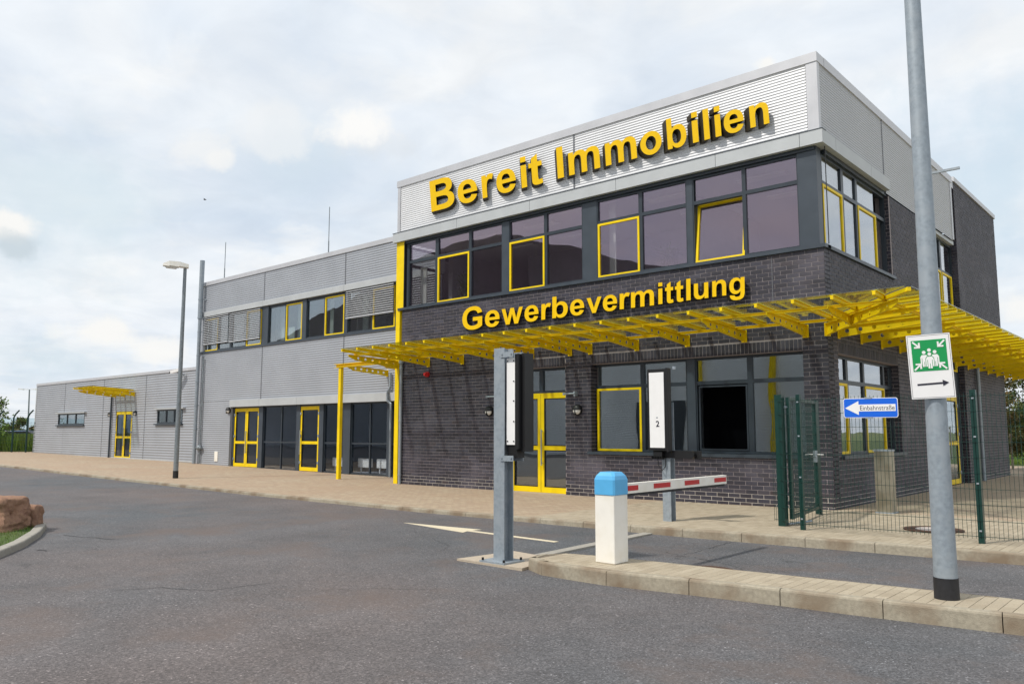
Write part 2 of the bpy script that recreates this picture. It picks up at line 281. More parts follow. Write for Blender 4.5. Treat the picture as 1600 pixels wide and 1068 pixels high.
# ------------------------------------------------------------------ mesh builder
class MB:
    def __init__(s): s.v = []; s.f = []; s.m = []; s.t = []
    def add(s, vs, fs, mi=0, tone=0.):
        o = len(s.v); s.v += [tuple(p) for p in vs]
        for f in fs: s.f.append(tuple(i+o for i in f)); s.m.append(mi); s.t.append(tone)
    def box(s, x0, x1, y0, y1, z0, z1, mi=0, tone=0., skip=()):
        x0, x1 = min(x0, x1), max(x0, x1); y0, y1 = min(y0, y1), max(y0, y1); z0, z1 = min(z0, z1), max(z0, z1)
        v = [(x0, y0, z0), (x1, y0, z0), (x1, y1, z0), (x0, y1, z0), (x0, y0, z1), (x1, y0, z1), (x1, y1, z1), (x0, y1, z1)]
        f = {'b': (0, 3, 2, 1), 't': (4, 5, 6, 7), 'f': (0, 1, 5, 4), 'r': (1, 2, 6, 5), 'k': (2, 3, 7, 6), 'l': (3, 0, 4, 7)}
        s.add(v, [q for k, q in f.items() if k not in skip], mi, tone)
    def prism(s, pts, d, mi=0):            # polygon extruded along vector d
        n = len(pts); a = [Vector(p) for p in pts]; b = [p+Vector(d) for p in a]
        s.add(a+b, [tuple(range(n))[::-1], tuple(range(n, 2*n))]+[(i, (i+1) % n, n+(i+1) % n, n+i) for i in range(n)], mi)
    def tube(s, p0, p1, r0, r1=None, n=12, mi=0, caps=True):
        r1 = r0 if r1 is None else r1
        p0 = Vector(p0); p1 = Vector(p1); d = (p1-p0).normalized(); a = d.orthogonal().normalized(); b = d.cross(a)
        v = []
        for p, r in ((p0, r0), (p1, r1)):
            for i in range(n): t = 2*math.pi*i/n; v.append(p+a*math.cos(t)*r+b*math.sin(t)*r)
        f = [(i, (i+1) % n, n+(i+1) % n, n+i) for i in range(n)]
        if caps: f += [tuple(range(n))[::-1], tuple(range(n, 2*n))]
        s.add(v, f, mi)
    def path(s, pts, r, n=10, mi=0):
        for a, b in zip(pts, pts[1:]): s.tube(a, b, r, r, n, mi)
        for p in pts[1:-1]: s.ball(p, r*1.01, mi=mi)
    def bar(s, p0, p1, w, h, up=(0, 0, 1), mi=0):
        p0 = Vector(p0); p1 = Vector(p1); d = (p1-p0).normalized(); x = d.cross(Vector(up)).normalized(); y = x.cross(d)
        v = []
        for p in (p0, p1):
            for a, b in ((-1, -1), (1, -1), (1, 1), (-1, 1)): v.append(p+x*a*w/2+y*b*h/2)
        s.add(v, [(0, 1, 2, 3), (7, 6, 5, 4), (0, 4, 5, 1), (1, 5, 6, 2), (2, 6, 7, 3), (3, 7, 4, 0)], mi)
    def ball(s, c, r, n=8, m=5, mi=0, sz=1.):
        v = [(c[0], c[1], c[2]-r*sz)]
        for j in range(1, m):
            ph = -math.pi/2+math.pi*j/m
            for i in range(n): t = 2*math.pi*i/n; v.append((c[0]+r*math.cos(ph)*math.cos(t), c[1]+r*math.cos(ph)*math.sin(t), c[2]+r*sz*math.sin(ph)))
        v.append((c[0], c[1], c[2]+r*sz)); f = [(0, 1+(i+1) % n, 1+i) for i in range(n)]
        for j in range(m-2):
            for i in range(n): a = 1+j*n; f.append((a+i, a+(i+1) % n, a+n+(i+1) % n, a+n+i))
        l = len(v)-1; a = 1+(m-2)*n; f += [(a+i, a+(i+1) % n, l) for i in range(n)]
        s.add(v, f, mi)
    def data(s, name, mats, smooth=False, centre=True):
        if not s.v: return None, Vector()
        lo = [min(p[i] for p in s.v) for i in range(3)]; hi = [max(p[i] for p in s.v) for i in range(3)]
        c = Vector([(a+b)/2 for a, b in zip(lo, hi)]) if centre else Vector((0, 0, 0))
        me = bpy.data.meshes.new(name); me.from_pydata([(p[0]-c.x, p[1]-c.y, p[2]-c.z) for p in s.v], [], s.f)
        for q in (mats if isinstance(mats, (list, tuple)) else [mats]): me.materials.append(q)
        if any(s.m): me.polygons.foreach_set('material_index', s.m)
        if any(s.t):
            at = me.attributes.new('tone', 'FLOAT', 'FACE'); at.data.foreach_set('value', s.t)
        if smooth: me.polygons.foreach_set('use_smooth', [True]*len(s.f))
        me.update(); return me, c
    def build(s, name, mats, parent=None, smooth=False, label=None, cat=None, group=None, kind=None):
        me, c = s.data(name, mats, smooth)
        if me is None: return None
        if smooth:
            try: me.set_sharp_from_angle(angle=math.radians(40))
            except Exception: pass
        o = bpy.data.objects.new(name, me); C.objects.link(o); link(o, parent, c); tag(o, label, cat, group, kind); return o
WL = {}
def link(o, parent, wloc):
    WL[o.name] = Vector(wloc)
    if parent: o.parent = parent; o.location = Vector(wloc)-WL[parent.name]
    else: o.location = wloc
def tag(o, label=None, cat=None, group=None, kind=None):
    for k, v in (('label', label), ('category', cat), ('group', group), ('kind', kind)):
        if v: o[k] = v
def thing(name, loc, label, cat, group=None, kind=None):
    o = bpy.data.objects.new(name, None); o.empty_display_size = .2; C.objects.link(o); o.location = loc; WL[o.name] = Vector(loc)
    tag(o, label, cat, group, kind); return o

# heights of ground: pavement level and the asphalt below it
def interp(x, xs, ys):
    if x <= xs[0]: return ys[0]
    for a, b, c, d in zip(xs, xs[1:], ys, ys[1:]):
        if x <= b: return c+(d-c)*(x-a)/(b-a)
    return ys[-1]
def gz(x): return interp(x, [-51.5, -32.8, -29.7, -17.7, -11.5, -5.4], [.21, .1, .058, -.036, -.044, 0])
def ga(x): return gz(x)-interp(x, [-10, -7.5, -5.2, 0], [.07, .09, .125, .13])

# ------------------------------------------------------------------ ground
XS = [-3000, -800, -200, -100, -70, -60, -51.5, -46, -40, -36, -32.8, -29.7, -26, -22, -17.7, -14.5, -11.5, -10, -8.7, -7.5, -6.3, -5.4, -5.2, -4, -2.5, -1, 0, 3, 8, 20, 60, 200, 800, 3000]
def sheet(ys, fz, x0, x1, name, m, kind='structure', label=None, cat=None, y0f=None):
    xs = sorted(set([x for x in XS if x0 < x < x1]+[x0, x1])); b = MB(); v = []; f = []
    for x in xs:
        for y in ys: v.append((x, (y0f(x) if (y0f and y == ys[0]) else y), fz(x)))
    n = len(ys)
    for i in range(len(xs)-1):
        for j in range(n-1): f.append((i*n+j, (i+1)*n+j, (i+1)*n+j+1, i*n+j+1))
    b.add(v, f); return b.build(name, m, kind=kind, label=label)
sheet([-3000, -400, -60, -10, 10, 40, 100, 400, 3200], lambda x: -.30, -3000, 3000, 'ground', M['field'], label='flat green meadow reaching to the horizon')
sheet([-40, -20, -8, -2, 0, 2, 4, 6, 8, 10, 11.6], ga, -95, 30, 'road', M['asphalt'], label='worn grey asphalt forecourt and lane')
def kerb_y(x): return interp(x, [-9, -6.25, -5.4, -3.7, -1.93, 3], [10.55, 10.66, 10.79, 10.98, 11.17, 11.5])
KW = .12
pv = sheet([10.5, 12.2, 14, 17.2, 24, 40], lambda x: gz(x)-.006, -60, 14, 'pavement', M['pave_far'], label='tan block paving along the buildings', y0f=lambda x: kerb_y(x)+KW-.01)
sheet([13.4, 60], lambda x: gz(x)-.02, -140, -60.001, 'verge', M['soil'])
# distant hills
b = MB(); n = 90; v = []; f = []
for i in range(n+1):
    a = math.radians(100+110*i/n); r = 2300
    h = 38+16*noise.noise(Vector((i*.13, 2, 0)))+5*noise.noise(Vector((i*.7, 5, 0)))
    x, y = math.cos(a)*r, math.sin(a)*r
    v += [(x, y, -2), (x*1.12, y*1.12, h), (x*1.4, y*1.4, -2)]
for i in range(n):
    for k in range(2): a = i*3+k; f.append((a, a+3, a+4, a+1))
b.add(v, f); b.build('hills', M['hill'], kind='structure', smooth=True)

# ------------------------------------------------------------------ pavers and kerbs
def shared(name, mb, m):
    me, c = mb.data(name, m, centre=False); return me
def place(name, me, loc, parent, rz=0.):
    o = bpy.data.objects.new(name, me); C.objects.link(o); o.parent = parent; o.location = Vector(loc)-WL[parent.name]
    if rz: o.rotation_euler = (0, 0, rz)
    return o
def paverbox(b, x0, x1, y0, y1, zt, tone=0., h=.03, e=.002, k=0.):
    v = [(x0, y0, zt-h), (x1, y0, zt-h), (x1, y1, zt-h), (x0, y1, zt-h), (x0, y0, zt-e), (x1, y0, zt-e), (x1, y1, zt-e), (x0, y1, zt-e),
         (x0+e, y0+e, zt), (x1-e, y0+e, zt), (x1-e, y1-e, zt), (x0+e, y1-e, zt)]
    xc = (x0+x1)/2; v = [(x, y+k*(x-xc), z) for x, y, z in v]
    f = [(8, 9, 10, 11)]+[(i, (i+1) % 4, 4+(i+1) % 4, 4+i) for i in range(4)]+[(4+i, 4+(i+1) % 4, 8+(i+1) % 4, 8+i) for i in range(4)]
    b.add(v, f, 0, tone)
PW, PL, PG = .100, .200, .004
mb = MB(); paverbox(mb, -PW/2+PG/2, PW/2-PG/2, -PL/2+PG/2, PL/2-PG/2, 0); PAVER = shared('paver', mb, M['paver'])
mb = MB(); paverbox(mb, -PW/2+PG/2, PW/2-PG/2, -PL/2+PG/2, PL/2-PG/2, 0, k=.11); PAVER_K = shared('paver_angled', mb, M['paver'])
mb = MB(); paverbox(mb, -PW/2+PG/2, PW/2-PG/2, -PL/2+PG/2, PL/2-PG/2, 0, k=.13); PAVER_I = shared('paver_island', mb, M['paver'])
KS = lambda x: .11 if x > -6.2 else 0.
KI = lambda x: .13 if x > -4.8 else 0.
# forecourt right part: real pavers in columns running away from the kerb
cand = []; halfp = []
i = 0
x = -9.0
while x < 1.5:
    y = kerb_y(x)+KW+.004+(i % 2)*PL/2; 
    if i % 2: halfp.append((x, y-PL/4))
    while y < 15.1:
        yc = y+PL/2
        if not ((x+3.3)**2+(yc-13.05)**2 < .42**2) and not (x < -5.46+.1 and yc+.1 > 15.12): cand.append((x, yc))
        y += PL
    x += PW; i += 1
cand.sort(key=lambda p: p[0]**2+p[1]**2)
for p in cand[:300]: place('paver', PAVER_K if KS(p[0]) else PAVER, (p[0], p[1], gz(p[0])+R.uniform(-.001, .001)), pv)
mb = MB()
for p in cand[300:]: paverbox(mb, p[0]-PW/2+PG/2, p[0]+PW/2-PG/2, p[1]-PL/2+PG/2, p[1]+PL/2-PG/2, gz(p[0])+R.uniform(-.001, .001), R.random(), k=KS(p[0]))
for p in halfp: paverbox(mb, p[0]-PW/2+PG/2, p[0]+PW/2-PG/2, p[1]-PL/4+PG/2, p[1]+PL/4-PG/2, gz(p[0]), R.random(), k=KS(p[0]))
mb.build('paver_field', M['paver'], pv, kind='stuff')
# kerb along the pavement
def kerbstone(b, p0, p1, inn, zt, zb, w=.12, g=.004, r=.022, rise=0.):
    p0 = Vector(p0); p1 = Vector(p1); d = (p1-p0); d.normalize(); a = p0+d*g; c = p1-d*g; nrm = Vector(inn).normalized()
    prof = [(0, zb), (.012, zt-r), (.018, zt-r*.35), (.012+r, zt), (w, zt), (w, zb)]
    v = [a+nrm*q+Vector((0, 0, h)) for q, h in prof]+[c+nrm*q+Vector((0, 0, h+rise)) for q, h in prof]; n = len(prof)
    b.add(v, [(i, (i+1) % n, n+(i+1) % n, n+i) for i in range(n)]+[tuple(range(n))[::-1], tuple(range(n, 2*n))])
x = 2.6; k = 0
kroot = thing('kerb', (-20, 10.6, 0), 'low concrete kerb edging the paved forecourt', None, kind='structure')
while x > -60:
    x1 = x; x0 = x-.87; mb = MB(); y0, y1 = kerb_y(x0), kerb_y(x1)
    kerbstone(mb, (x0, y0, 0), (x1, y1, 0), (0, 1, 0), gz(x0)+.003+R.uniform(-.0008, .0008), ga(x0)-.1, rise=gz(x1)-gz(x0))
    mb.build('kerb_stone', M['kerb'], kroot); x = x0
# traffic island
isl = thing('traffic_island', (-4, 7.5, 0), 'narrow paved island with concrete kerb carrying the barrier post', None, kind='structure')
front = [(-5.99, 7.05), (-5.66, 6.88), (-4.81, 6.88), (-3.95, 7.02), (-3.10, 7.135), (-2.25, 7.22), (-1.40, 7.33), (-.55, 7.45), (.3, 7.57), (1.2, 7.7), (2.1, 7.83)]
back = [(-6.05, 7.35), (-5.85, 7.62), (-5.3, 7.75), (-4.22, 7.84), (-3.3, 7.93), (-2.4, 8.02), (-1.38, 8.11), (-.4, 8.22), (.5, 8.32), (2.1, 8.5)]
ZI = .02
def kerbrun(pts, sgn, w, parent, m, zt, zb):
    for a, c in zip(pts, pts[1:]):
        d = Vector((c[0]-a[0], c[1]-a[1], 0)).normalized(); nn = Vector((-d.y, d.x, 0))*sgn
        mb = MB(); kerbstone(mb, (*a, 0), (*c, 0), nn, zt, zb, w); mb.build('kerb_stone', m, parent)
kerbrun(front, 1, .10, isl, M['kerb'], ZI, -.3)
kerbrun(back, -1, .06, isl, M['kerb'], ZI-.003, -.3)
kerbrun([(-6.05, 7.35), (-5.99, 7.05)], 1, .09, isl, M['kerb'], ZI, -.3)
# base under pavers
mb = MB(); inner = [(p[0], p[1]+.08) for p in front]+[(p[0], p[1]-.05) for p in back[::-1]]
mb.prism([(p[0], p[1], -.2) for p in inner], (0, 0, .2+ZI-.007)); mb.build('paver_bed', M['sand'], isl)
def fi(x): return interp(x, [p[0] for p in front], [p[1] for p in front])
def bi(x): return interp(x, [p[0] for p in back], [p[1] for p in back])
pl = []; x = -5.8; i = 0
while x < 2.0:
    y_ = fi(x)+.102 if KI(x) else max(fi(x-.05), fi(x+.05))+.103; y = y_+PL/2*(1 if i % 2 else 0); lim = bi(x)-.061
    if i % 2: pl.append((x, (y_+y)/2, PL/2))
    while y+.02 < lim:
        ln = min(PL, lim-y); pl.append((x, y+ln/2, ln)); y += PL
    x += PW; i += 1
pl = [p for p in pl if p[2] > .03]
pl.sort(key=lambda p: p[0]**2+p[1]**2)
for k, (x, y, ln) in enumerate(pl):
    if k < 300:
        if ln > PL*.99: place('paver', PAVER_I if KI(x) else PAVER, (x, y, ZI-.001+R.uniform(-.0008, .0008)), isl)
        else:
            mb = MB(); paverbox(mb, x-PW/2+PG/2, x+PW/2-PG/2, y-ln/2+PG/2, y+ln/2-PG/2, ZI-.001, k=KI(x)*.9); mb.build('paver', M['paver'], isl)
# base slab at the island tip, drain strip, arrow, manholes
mb = MB(); mb.prism([(-7.0, 6.93, -.2), (-5.97, 6.93, -.2), (-6.06, 7.36, -.2), (-5.85, 7.7, -.2), (-6.9, 7.85, -.2)], (0, 0, .2-.086))
mb.build('concrete_slab', M['slab'], kind='structure')
mb = MB(); mb.prism([(-6.52, 7.6, -.2), (-6.36, 7.6, -.2), (-6.55, 10.60, -.2), (-6.71, 10.60, -.2)], (0, 0, .2-.088))
mb.build('drain_channel', M['grey_kerb'], kind='structure')
mb = MB(); za_ = ga(-8.8)+.014
ar = [(-10.5, 9.13), (-8.8, 8.84), (-8.86, 9.0), (-7.1, 8.93), (-7.1, 9.03), (-8.86, 9.10), (-8.83, 9.28)]
top = [(a, c, ga(a)+.006) for a, c in ar]; mb.prism([(a, c, z-.004) for a, c, z in top], (0, 0, .004)); mb.build('lane_arrow', M['line'], kind='structure')
def manhole(c, r, z, label, dark):
    t = thing('manhole_cover', (c[0], c[1], z), label, 'manhole cover'); n = 32
    mb = MB()
    for i in range(n):
        a0, a1 = 2*math.pi*i/n, 2*math.pi*(i+1)/n
        v = [(c[0]+q*math.cos(a), c[1]+q*math.sin(a), z+h) for a in (a0, a1) for q, h in ((r*.62, .0), (r*.62, .012), (r, .012), (r, -.01))]
        mb.add(v, [(0, 4, 5, 1), (1, 5, 6, 2), (2, 6, 7, 3)])
    mb.build('rim', M['rust'], t)
    mb = MB(); mb.tube((c[0], c[1], z-.02), (c[0], c[1], z+.0115), r*.60, n=32)
    for k in range(-3, 4):
        hw = math.sqrt(max(0, (r*.5)**2-(k*r*.14)**2)); 
        mb.box(c[0]-hw, c[0]+hw, c[1]+k*r*.14-.008, c[1]+k*r*.14+.008, z+.0115, z+.0125)
    mb.build('lid', dark, t)
manhole((-3.3, 13.05), .40, gz(-3.3), 'round rusty iron manhole cover with concrete centre in paving behind the mesh fence', M['lid'])
manhole((-4.45, 8.3), .33, ga(-4.45)+.004, 'round brown manhole cover in the asphalt lane behind the island', M['rust'])

def gpt(x, y, zoff=.0):
    d = F+R2*((x-800)/1253.7)-U2*((y-534)/1253.7); z = -.1
    for _ in range(6): p = Vector((0, 0, 1.42))+d*((z-1.42)/d.z); z = ga(p.x)+zoff
    return p
def crack(pts, wd, seed):
    rr = random.Random(seed); P3 = []
    for a, c in zip(pts, pts[1:]):
        p, q = gpt(*a, .005), gpt(*c, .005); k = max(3, int((q-p).length/.12))
        for i in range(k): P3.append(p.lerp(q, i/k)+Vector((rr.uniform(-.03, .03), rr.uniform(-.03, .03), 0)))
    b = MB(); v = []; f = []
    for i, p in enumerate(P3):
        d = (P3[min(i+1, len(P3)-1)]-P3[max(i-1, 0)]); nn_ = Vector((-d.y, d.x, 0)).normalized(); w_ = wd*rr.uniform(.2, 1); z = ga(p.x)+.0045
        v += [(p.x-nn_.x*w_, p.y-nn_.y*w_, z), (p.x+nn_.x*w_, p.y+nn_.y*w_, z)]
        if i: f.append((2*i-2, 2*i-1, 2*i+1, 2*i))
    b.add(v, f); b.build('asphalt_crack', M['tar'], kind='structure')
crack([(180, 921), (250, 917), (330, 921), (400, 912), (470, 904)], .006, 3); crack([(640, 828), (700, 850), (690, 862)], .004, 5)
crack([(1148, 845), (1060, 868), (1000, 862)], .005, 6); crack([(95, 835), (180, 842), (235, 838)], .012, 8); crack([(60, 858), (80, 861)], .03, 9)

# grass island with kerb and boulder at the left
gi = [(-8.6, 1.3), (-9.4, 2.0), (-10.3, 2.72), (-11.27, 3.36), (-12.08, 3.89), (-13.1, 4.42), (-14.1, 4.84), (-15.0, 5.0), (-16.2, 5.0), (-17.6, 4.6), (-18.8, 3.9), (-20, 2.6)]
gr = thing('grass_island', (-14, 3, 0), 'grass island with curved grey kerb at the left edge', None, kind='structure')
ZG = -.02; pts = []
for a, c in zip(gi, gi[1:]):
    for k in range(2): pts.append((a[0]+(c[0]-a[0])*k/2, a[1]+(c[1]-a[1])*k/2))
pts.append(gi[-1]); kerbrun(pts, 1, .14, gr, M['grey_kerb'], ZG, -.3)
cen = (-13.5, 1.2)
mb = MB(); ring = [(p[0]+(cen[0]-p[0])*.02, p[1]+(cen[1]-p[1])*.02-.06) for p in gi]
mb.add([(cen[0], cen[1], .0)]+[(p[0], p[1], ZG-.03) for p in ring]+[(-20, -2, -.1), (-8, -2, -.1)], [(0, i+2, i+1) for i in range(len(ring)-1)]+[(0, len(ring)+1, len(ring)), (0, 1, len(ring)+2)])
mb.build('turf', M['soil'], gr)
def blades(mb, x, y, z, h, w):
    a = R.uniform(0, 6.28); dx, dy = math.cos(a)*w, math.sin(a)*w; lx, ly = R.uniform(-.4, .4)*h, R.uniform(-.4, .4)*h
    mb.add([(x-dx, y-dy, z), (x+dx, y+dy, z), (x+lx, y+ly, z+h)], [(0, 1, 2)])
mb = MB()
for _ in range(14000):
    x = R.uniform(-17.5, -9.5); y = R.uniform(1.0, 4.85)
    lim = interp(x, [p[0] for p in gi[::-1]], [p[1] for p in gi[::-1]])
    if y < lim-.17: blades(mb, x, y, ZG-.02, R.uniform(.02, .06), .004)
mb.build('grass', M['grass'], kind='stuff')
def boulder(c, s, seed, label):
    bm = bmesh.new(); bmesh.ops.create_cube(bm, size=1); bmesh.ops.subdivide_edges(bm, edges=bm.edges[:], cuts=22, use_grid_fill=True)
    for v in bm.verts:
        p = v.co.copy(); q = p*2; rr = (abs(q.x)**9+abs(q.y)**9+abs(q.z)**9)**(1/9); p = p/rr if rr else p
        nz = noise.fractal(p*4+Vector((seed, 0, 0)), .7, 2.2, 6)*.05+noise.noise(p*1.6+Vector((seed, 3, 1)))*.10
        p += p.normalized()*nz; v.co = Vector((p.x*s[0]*(1-.08*p.z), p.y*s[1], p.z*s[2]+s[2]*.42))
    me = bpy.data.meshes.new('boulder'); bm.to_mesh(me); bm.free(); me.materials.append(M['rock'])
    me.polygons.foreach_set('use_smooth', [True]*len(me.polygons))
    try: me.set_sharp_from_angle(angle=math.radians(28))
    except Exception: pass
    o = bpy.data.objects.new('boulder', me); C.objects.link(o); o.location = c; o.rotation_euler = (0, 0, .72); tag(o, label, 'boulder')
boulder((-14.05, 3.95, -.06), (1.02, .66, .55), 4, 'large reddish sandstone boulder on the grass island at the left edge')
boulder((-14.15, 4.58, -.06), (.36, .30, .36), 9, 'small dark red rock behind the large boulder on the grass island')

# ------------------------------------------------------------------ wall helpers in wall space (u along, v up, w outwards)
def mapF(yp): return lambda u, v, w: (u, yp-w, v)
def mapS(xp): return lambda u, v, w: (xp+w, u, v)
def wbox(b, mp, u0, u1, v0, v1, w0, w1, mi=0, tone=0., skip=()):
    a = mp(u0, v0, w0); c = mp(u1, v1, w1); b.box(a[0], c[0], a[1], c[1], a[2], c[2], mi, tone, skip)
def part(name, mp, m, parent, *boxes, **k):
    b = MB()
    for q in boxes: wbox(b, mp, *q)
    return b.build(name, m, parent, **k)
def cladding(mp, parent, u0, u1, v0, v1, m, w0=0., pitch=.056, amp=.010, name='cladding_panel'):
    b = MB(); st = 6; n = max(1, int(round((v1-v0)/pitch)))*st; v = []; f = []
    for i in range(n+1):
        q = i/st*2*math.pi; z = v0+(v1-v0)*i/n; d = w0+amp*(.5+.5*math.cos(q))
        v += [mp(u0, z, d), mp(u1, z, d)]
    for i in range(n): f.append((2*i, 2*i+1, 2*i+3, 2*i+2))
    b.add(v, f); return b.build(name, m, parent, smooth=False)
def cladrun(mp, parent, edges, v0, v1, m, g=.02, **k):
    for a, c in zip(edges, edges[1:]): cladding(mp, parent, a+g/2, c-g/2, v0, v1, m, **k)
    for e in edges[1:-1]: part('joint_strip', mp, M['joint'], parent, (e-g/2-.012, e+g/2+.012, v0, v1, -.01, .014))
def frame(b, mp, u0, u1, v0, v1, w0, w1, t, t2=None):
    t2 = t if t2 is None else t2
    wbox(b, mp, u0, u0+t, v0, v1, w0, w1); wbox(b, mp, u1-t, u1, v0, v1, w0, w1)
    wbox(b, mp, u0+t, u1-t, v0, v0+t2, w0, w1); wbox(b, mp, u0+t, u1-t, v1-t2, v1, w0, w1)
def pane(mp, parent, u0, u1, v0, v1, w, m, name='pane'):
    b = MB(); wbox(b, mp, u0, u1, v0, v1, w-.004, w+.004); return b.build(name, m, parent)
def sash(mp, parent, u0, u1, v0, v1, w, m, t=.05, tiltin=0.):
    b = MB()
    if tiltin:
        def mp2(u, v, ww): return mp(u, v, ww-(v-v0)/(v1-v0)*tiltin)
        for q in ((u0, u0+t, v0, v1), (u1-t, u1, v0, v1), (u0+t, u1-t, v0, v0+t), (u0+t, u1-t, v1-t, v1)):
            vs = [mp2(a, c, d) for d in (w, w+.05) for a, c in ((q[0], q[2]), (q[1], q[2]), (q[1], q[3]), (q[0], q[3]))]
            b.add(vs, [(0, 1, 2, 3), (7, 6, 5, 4), (0, 4, 5, 1), (1, 5, 6, 2), (2, 6, 7, 3), (3, 7, 4, 0)])
        b.build('sash', M['yellow'], parent)
        b = MB(); vs = [mp2(a, c, w+.02) for a, c in ((u0+t, v0+t), (u1-t, v0+t), (u1-t, v1-t), (u0+t, v1-t))]; vs += [mp2(a, c, w+.012) for a, c in ((u0+t, v0+t), (u1-t, v0+t), (u1-t, v1-t), (u0+t, v1-t))]
        b.add(vs, [(0, 1, 2, 3), (7, 6, 5, 4)]); b.build('pane', m, parent); return
    frame(b, mp, u0, u1, v0, v1, w, w+.05, t); b.build('sash', M['yellow'], parent)
    pane(mp, parent, u0+t, u1-t, v0+t, v1-t, w+.02, m)
def split(u0, u1, holes):      # subtract intervals
    segs = [(u0, u1)]
    for a, c in holes:
        n = []
        for s, e in segs:
            if c <= s or a >= e: n.append((s, e)); continue
            if a > s: n.append((s, a))
            if c < e: n.append((c, e))
        segs = n
    return segs
COURSE = .0842; BL = .248; JT = .0125
def brickwall(mp, u0, u1, v0, v1, openings, acc, w=.0, ph=0):
    """bricks clipped round openings; acc collects (u,v,len,full,mp); solders above openings"""
    n = int(round((v1-v0)/COURSE)); ch = (v1-v0)/n
    for i in range(n):
        a = v0+i*ch; c = a+ch
        holes = [(o[0], o[1]) for o in openings if a+ch*.5 > o[2] and a+ch*.5 < o[3]]
        for s, e in split(u0, u1, holes):
            x = u0-(BL/2 if (i+ph) % 2 else 0)
            while x < e:
                p, q = max(x, s), min(x+BL, e)
                if q-p > .03: acc.append((mp, p+JT/2, q-JT/2, a+JT/2, c-JT/2, w, q-p > BL-.001))
                x += BL
def soldier(mp, u0, u1, v0, h, acc, w=0.):
    n = int(round((u1-u0)/.0842)); d = (u1-u0)/n
    for i in range(n): acc.append((mp, u0+i*d+JT/2, u0+(i+1)*d-JT/2, v0+JT/2, v0+h-JT/2, w, False))
def backing(b, mp, u0, u1, v0, v1, openings, depth=.3):
    cuts = sorted(set([v0, v1]+[o[2] for o in openings if v0 < o[2] < v1]+[o[3] for o in openings if v0 < o[3] < v1]))
    for a, c in zip(cuts, cuts[1:]):
        mid = (a+c)/2; holes = [(o[0]-.007, o[1]+.007) for o in openings if o[2] < mid < o[3]]
        for s, e in split(u0+.007, u1, holes): wbox(b, mp, s, e, a, c, -depth, -.006)

# ================================================================== brick office building (front)
XL, XR, YF, YB = -17.86, -5.46, 15.13, 31.3
mF = mapF(YF); mS = mapS(XR)
off = thing('office_building', (-11.5, 16, 0), 'two storey dark brick office building with silver top fascia and yellow window frames', 'building')
acc = []
# openings on the front: door, window; (u0,u1,v0,v1)
oF = [(-13.52, -11.68, -1, 2.97), (-10.92, -5.95, .97, 2.97)]
oS = [(15.65, 19.45, .97, 2.92), (23.3, 25.73, -1, 9)]
z0 = -.13
VT = 4.90
sF = [(o[0], o[1], o[3], o[3]+.225) for o in oF]; sS = [(oS[0][0]-.0, oS[0][1], oS[0][3], oS[0][3]+.225)]
brickwall(mF, XL+.25, XR, z0, VT, oF+sF, acc)
brickwall(mS, YF, 19.45, z0, VT, oS+sS, acc, ph=1)
brickwall(mS, 19.45, 23.3, z0, 6.86, [], acc, ph=1)
brickwall(mS, 25.73, YB, z0, 8.72, [], acc, ph=1)
for o in sF: soldier(mF, o[0], o[1], o[2], .225, acc)
for o in sS: soldier(mS, o[0], o[1], o[2], .225, acc)
# reveals (jambs) seen from the camera
mj1 = lambda u, v, w: (-10.92+w, u, v); mj0 = lambda u, v, w: (-13.52+w, u, v)
brickwall(mj1, YF, YF+.25, z0+13*COURSE, 2.97, [], acc); brickwall(mj0, YF, YF+.25, z0, 2.97, [], acc)
mj2 = mapF(19.45); brickwall(mj2, XR-.25, XR, z0+13*COURSE, 2.92, [], acc)
mj3 = mapF(19.36); brickwall(mj3, XR-.20, XR, 4.97, 6.86, [], acc)
mj4 = mapF(25.73); brickwall(mj4, XR-.25, XR, z0, 8.72, [], acc)
# mortar backing
mb = MB(); backing(mb, mF, XL+.25, XR-.006, z0, VT, oF+[]); backing(mb, mS, YF+.006, 19.45, z0, VT, oS[:1]); backing(mb, mS, 19.36, 23.3, VT, 6.86, []); backing(mb, mS, 19.45, 23.3, z0, VT, [])
backing(mb, mS, 25.74, YB, z0, 8.72, [])
mb.build('mortar_wall', M['mortar'], off)
mb = MB()
for a, c in ((XL+.26, -13.53), (-11.67, XR-.007)): wbox(mb, mF, a, c, z0, .205, -.02, -.0045)
for a, c in ((YF+.007, 23.29), (25.75, YB)): wbox(mb, mS, a, c, z0, .205, -.02, -.0045)
mb.build('plinth_joints', M['pale_mortar'], off)
camxy = Vector((0, 0, 1.42))
def bc(q): return (Vector(q[0]((q[1]+q[2])/2, (q[3]+q[4])/2, 0))-camxy).length
full = sorted([q for q in acc if q[6]], key=bc)
nearf = full[:300]; nearset = set(id(q) for q in nearf)
BD = .012
def brickmesh(mp, L, H, name):
    b = MB(); a = mp(0, 0, -.02); o = mp(0, 0, 0)
    def mm(u, v, w): return [p-q for p, q in zip(mp(u, v, w), o)]
    wbox(b, mm, -L/2, L/2, -H/2, H/2, -.02, 0); me = bpy.data.meshes.new(name); me.from_pydata(b.v, [], b.f); me.materials.append(M['brick']); return me
q0 = nearf[0]
bmF = brickmesh(mF, BL-JT, q0[4]-q0[3], 'brick_front'); bmS = brickmesh(mS, BL-JT, q0[4]-q0[3], 'brick_side')
for q in nearf: place('brick', bmS if q[0] is mS else bmF, q[0]((q[1]+q[2])/2, (q[3]+q[4])/2, R.uniform(-.0015, .0015)), off)
b = MB()
for q in acc:
    if id(q) in nearset: continue
    w = R.uniform(-.0015, .0015); wbox(b, q[0], q[1], q[2], q[3], q[4], -.02, w, 0, R.random())
b.build('brick_courses', M['brick'], off, kind='stuff')
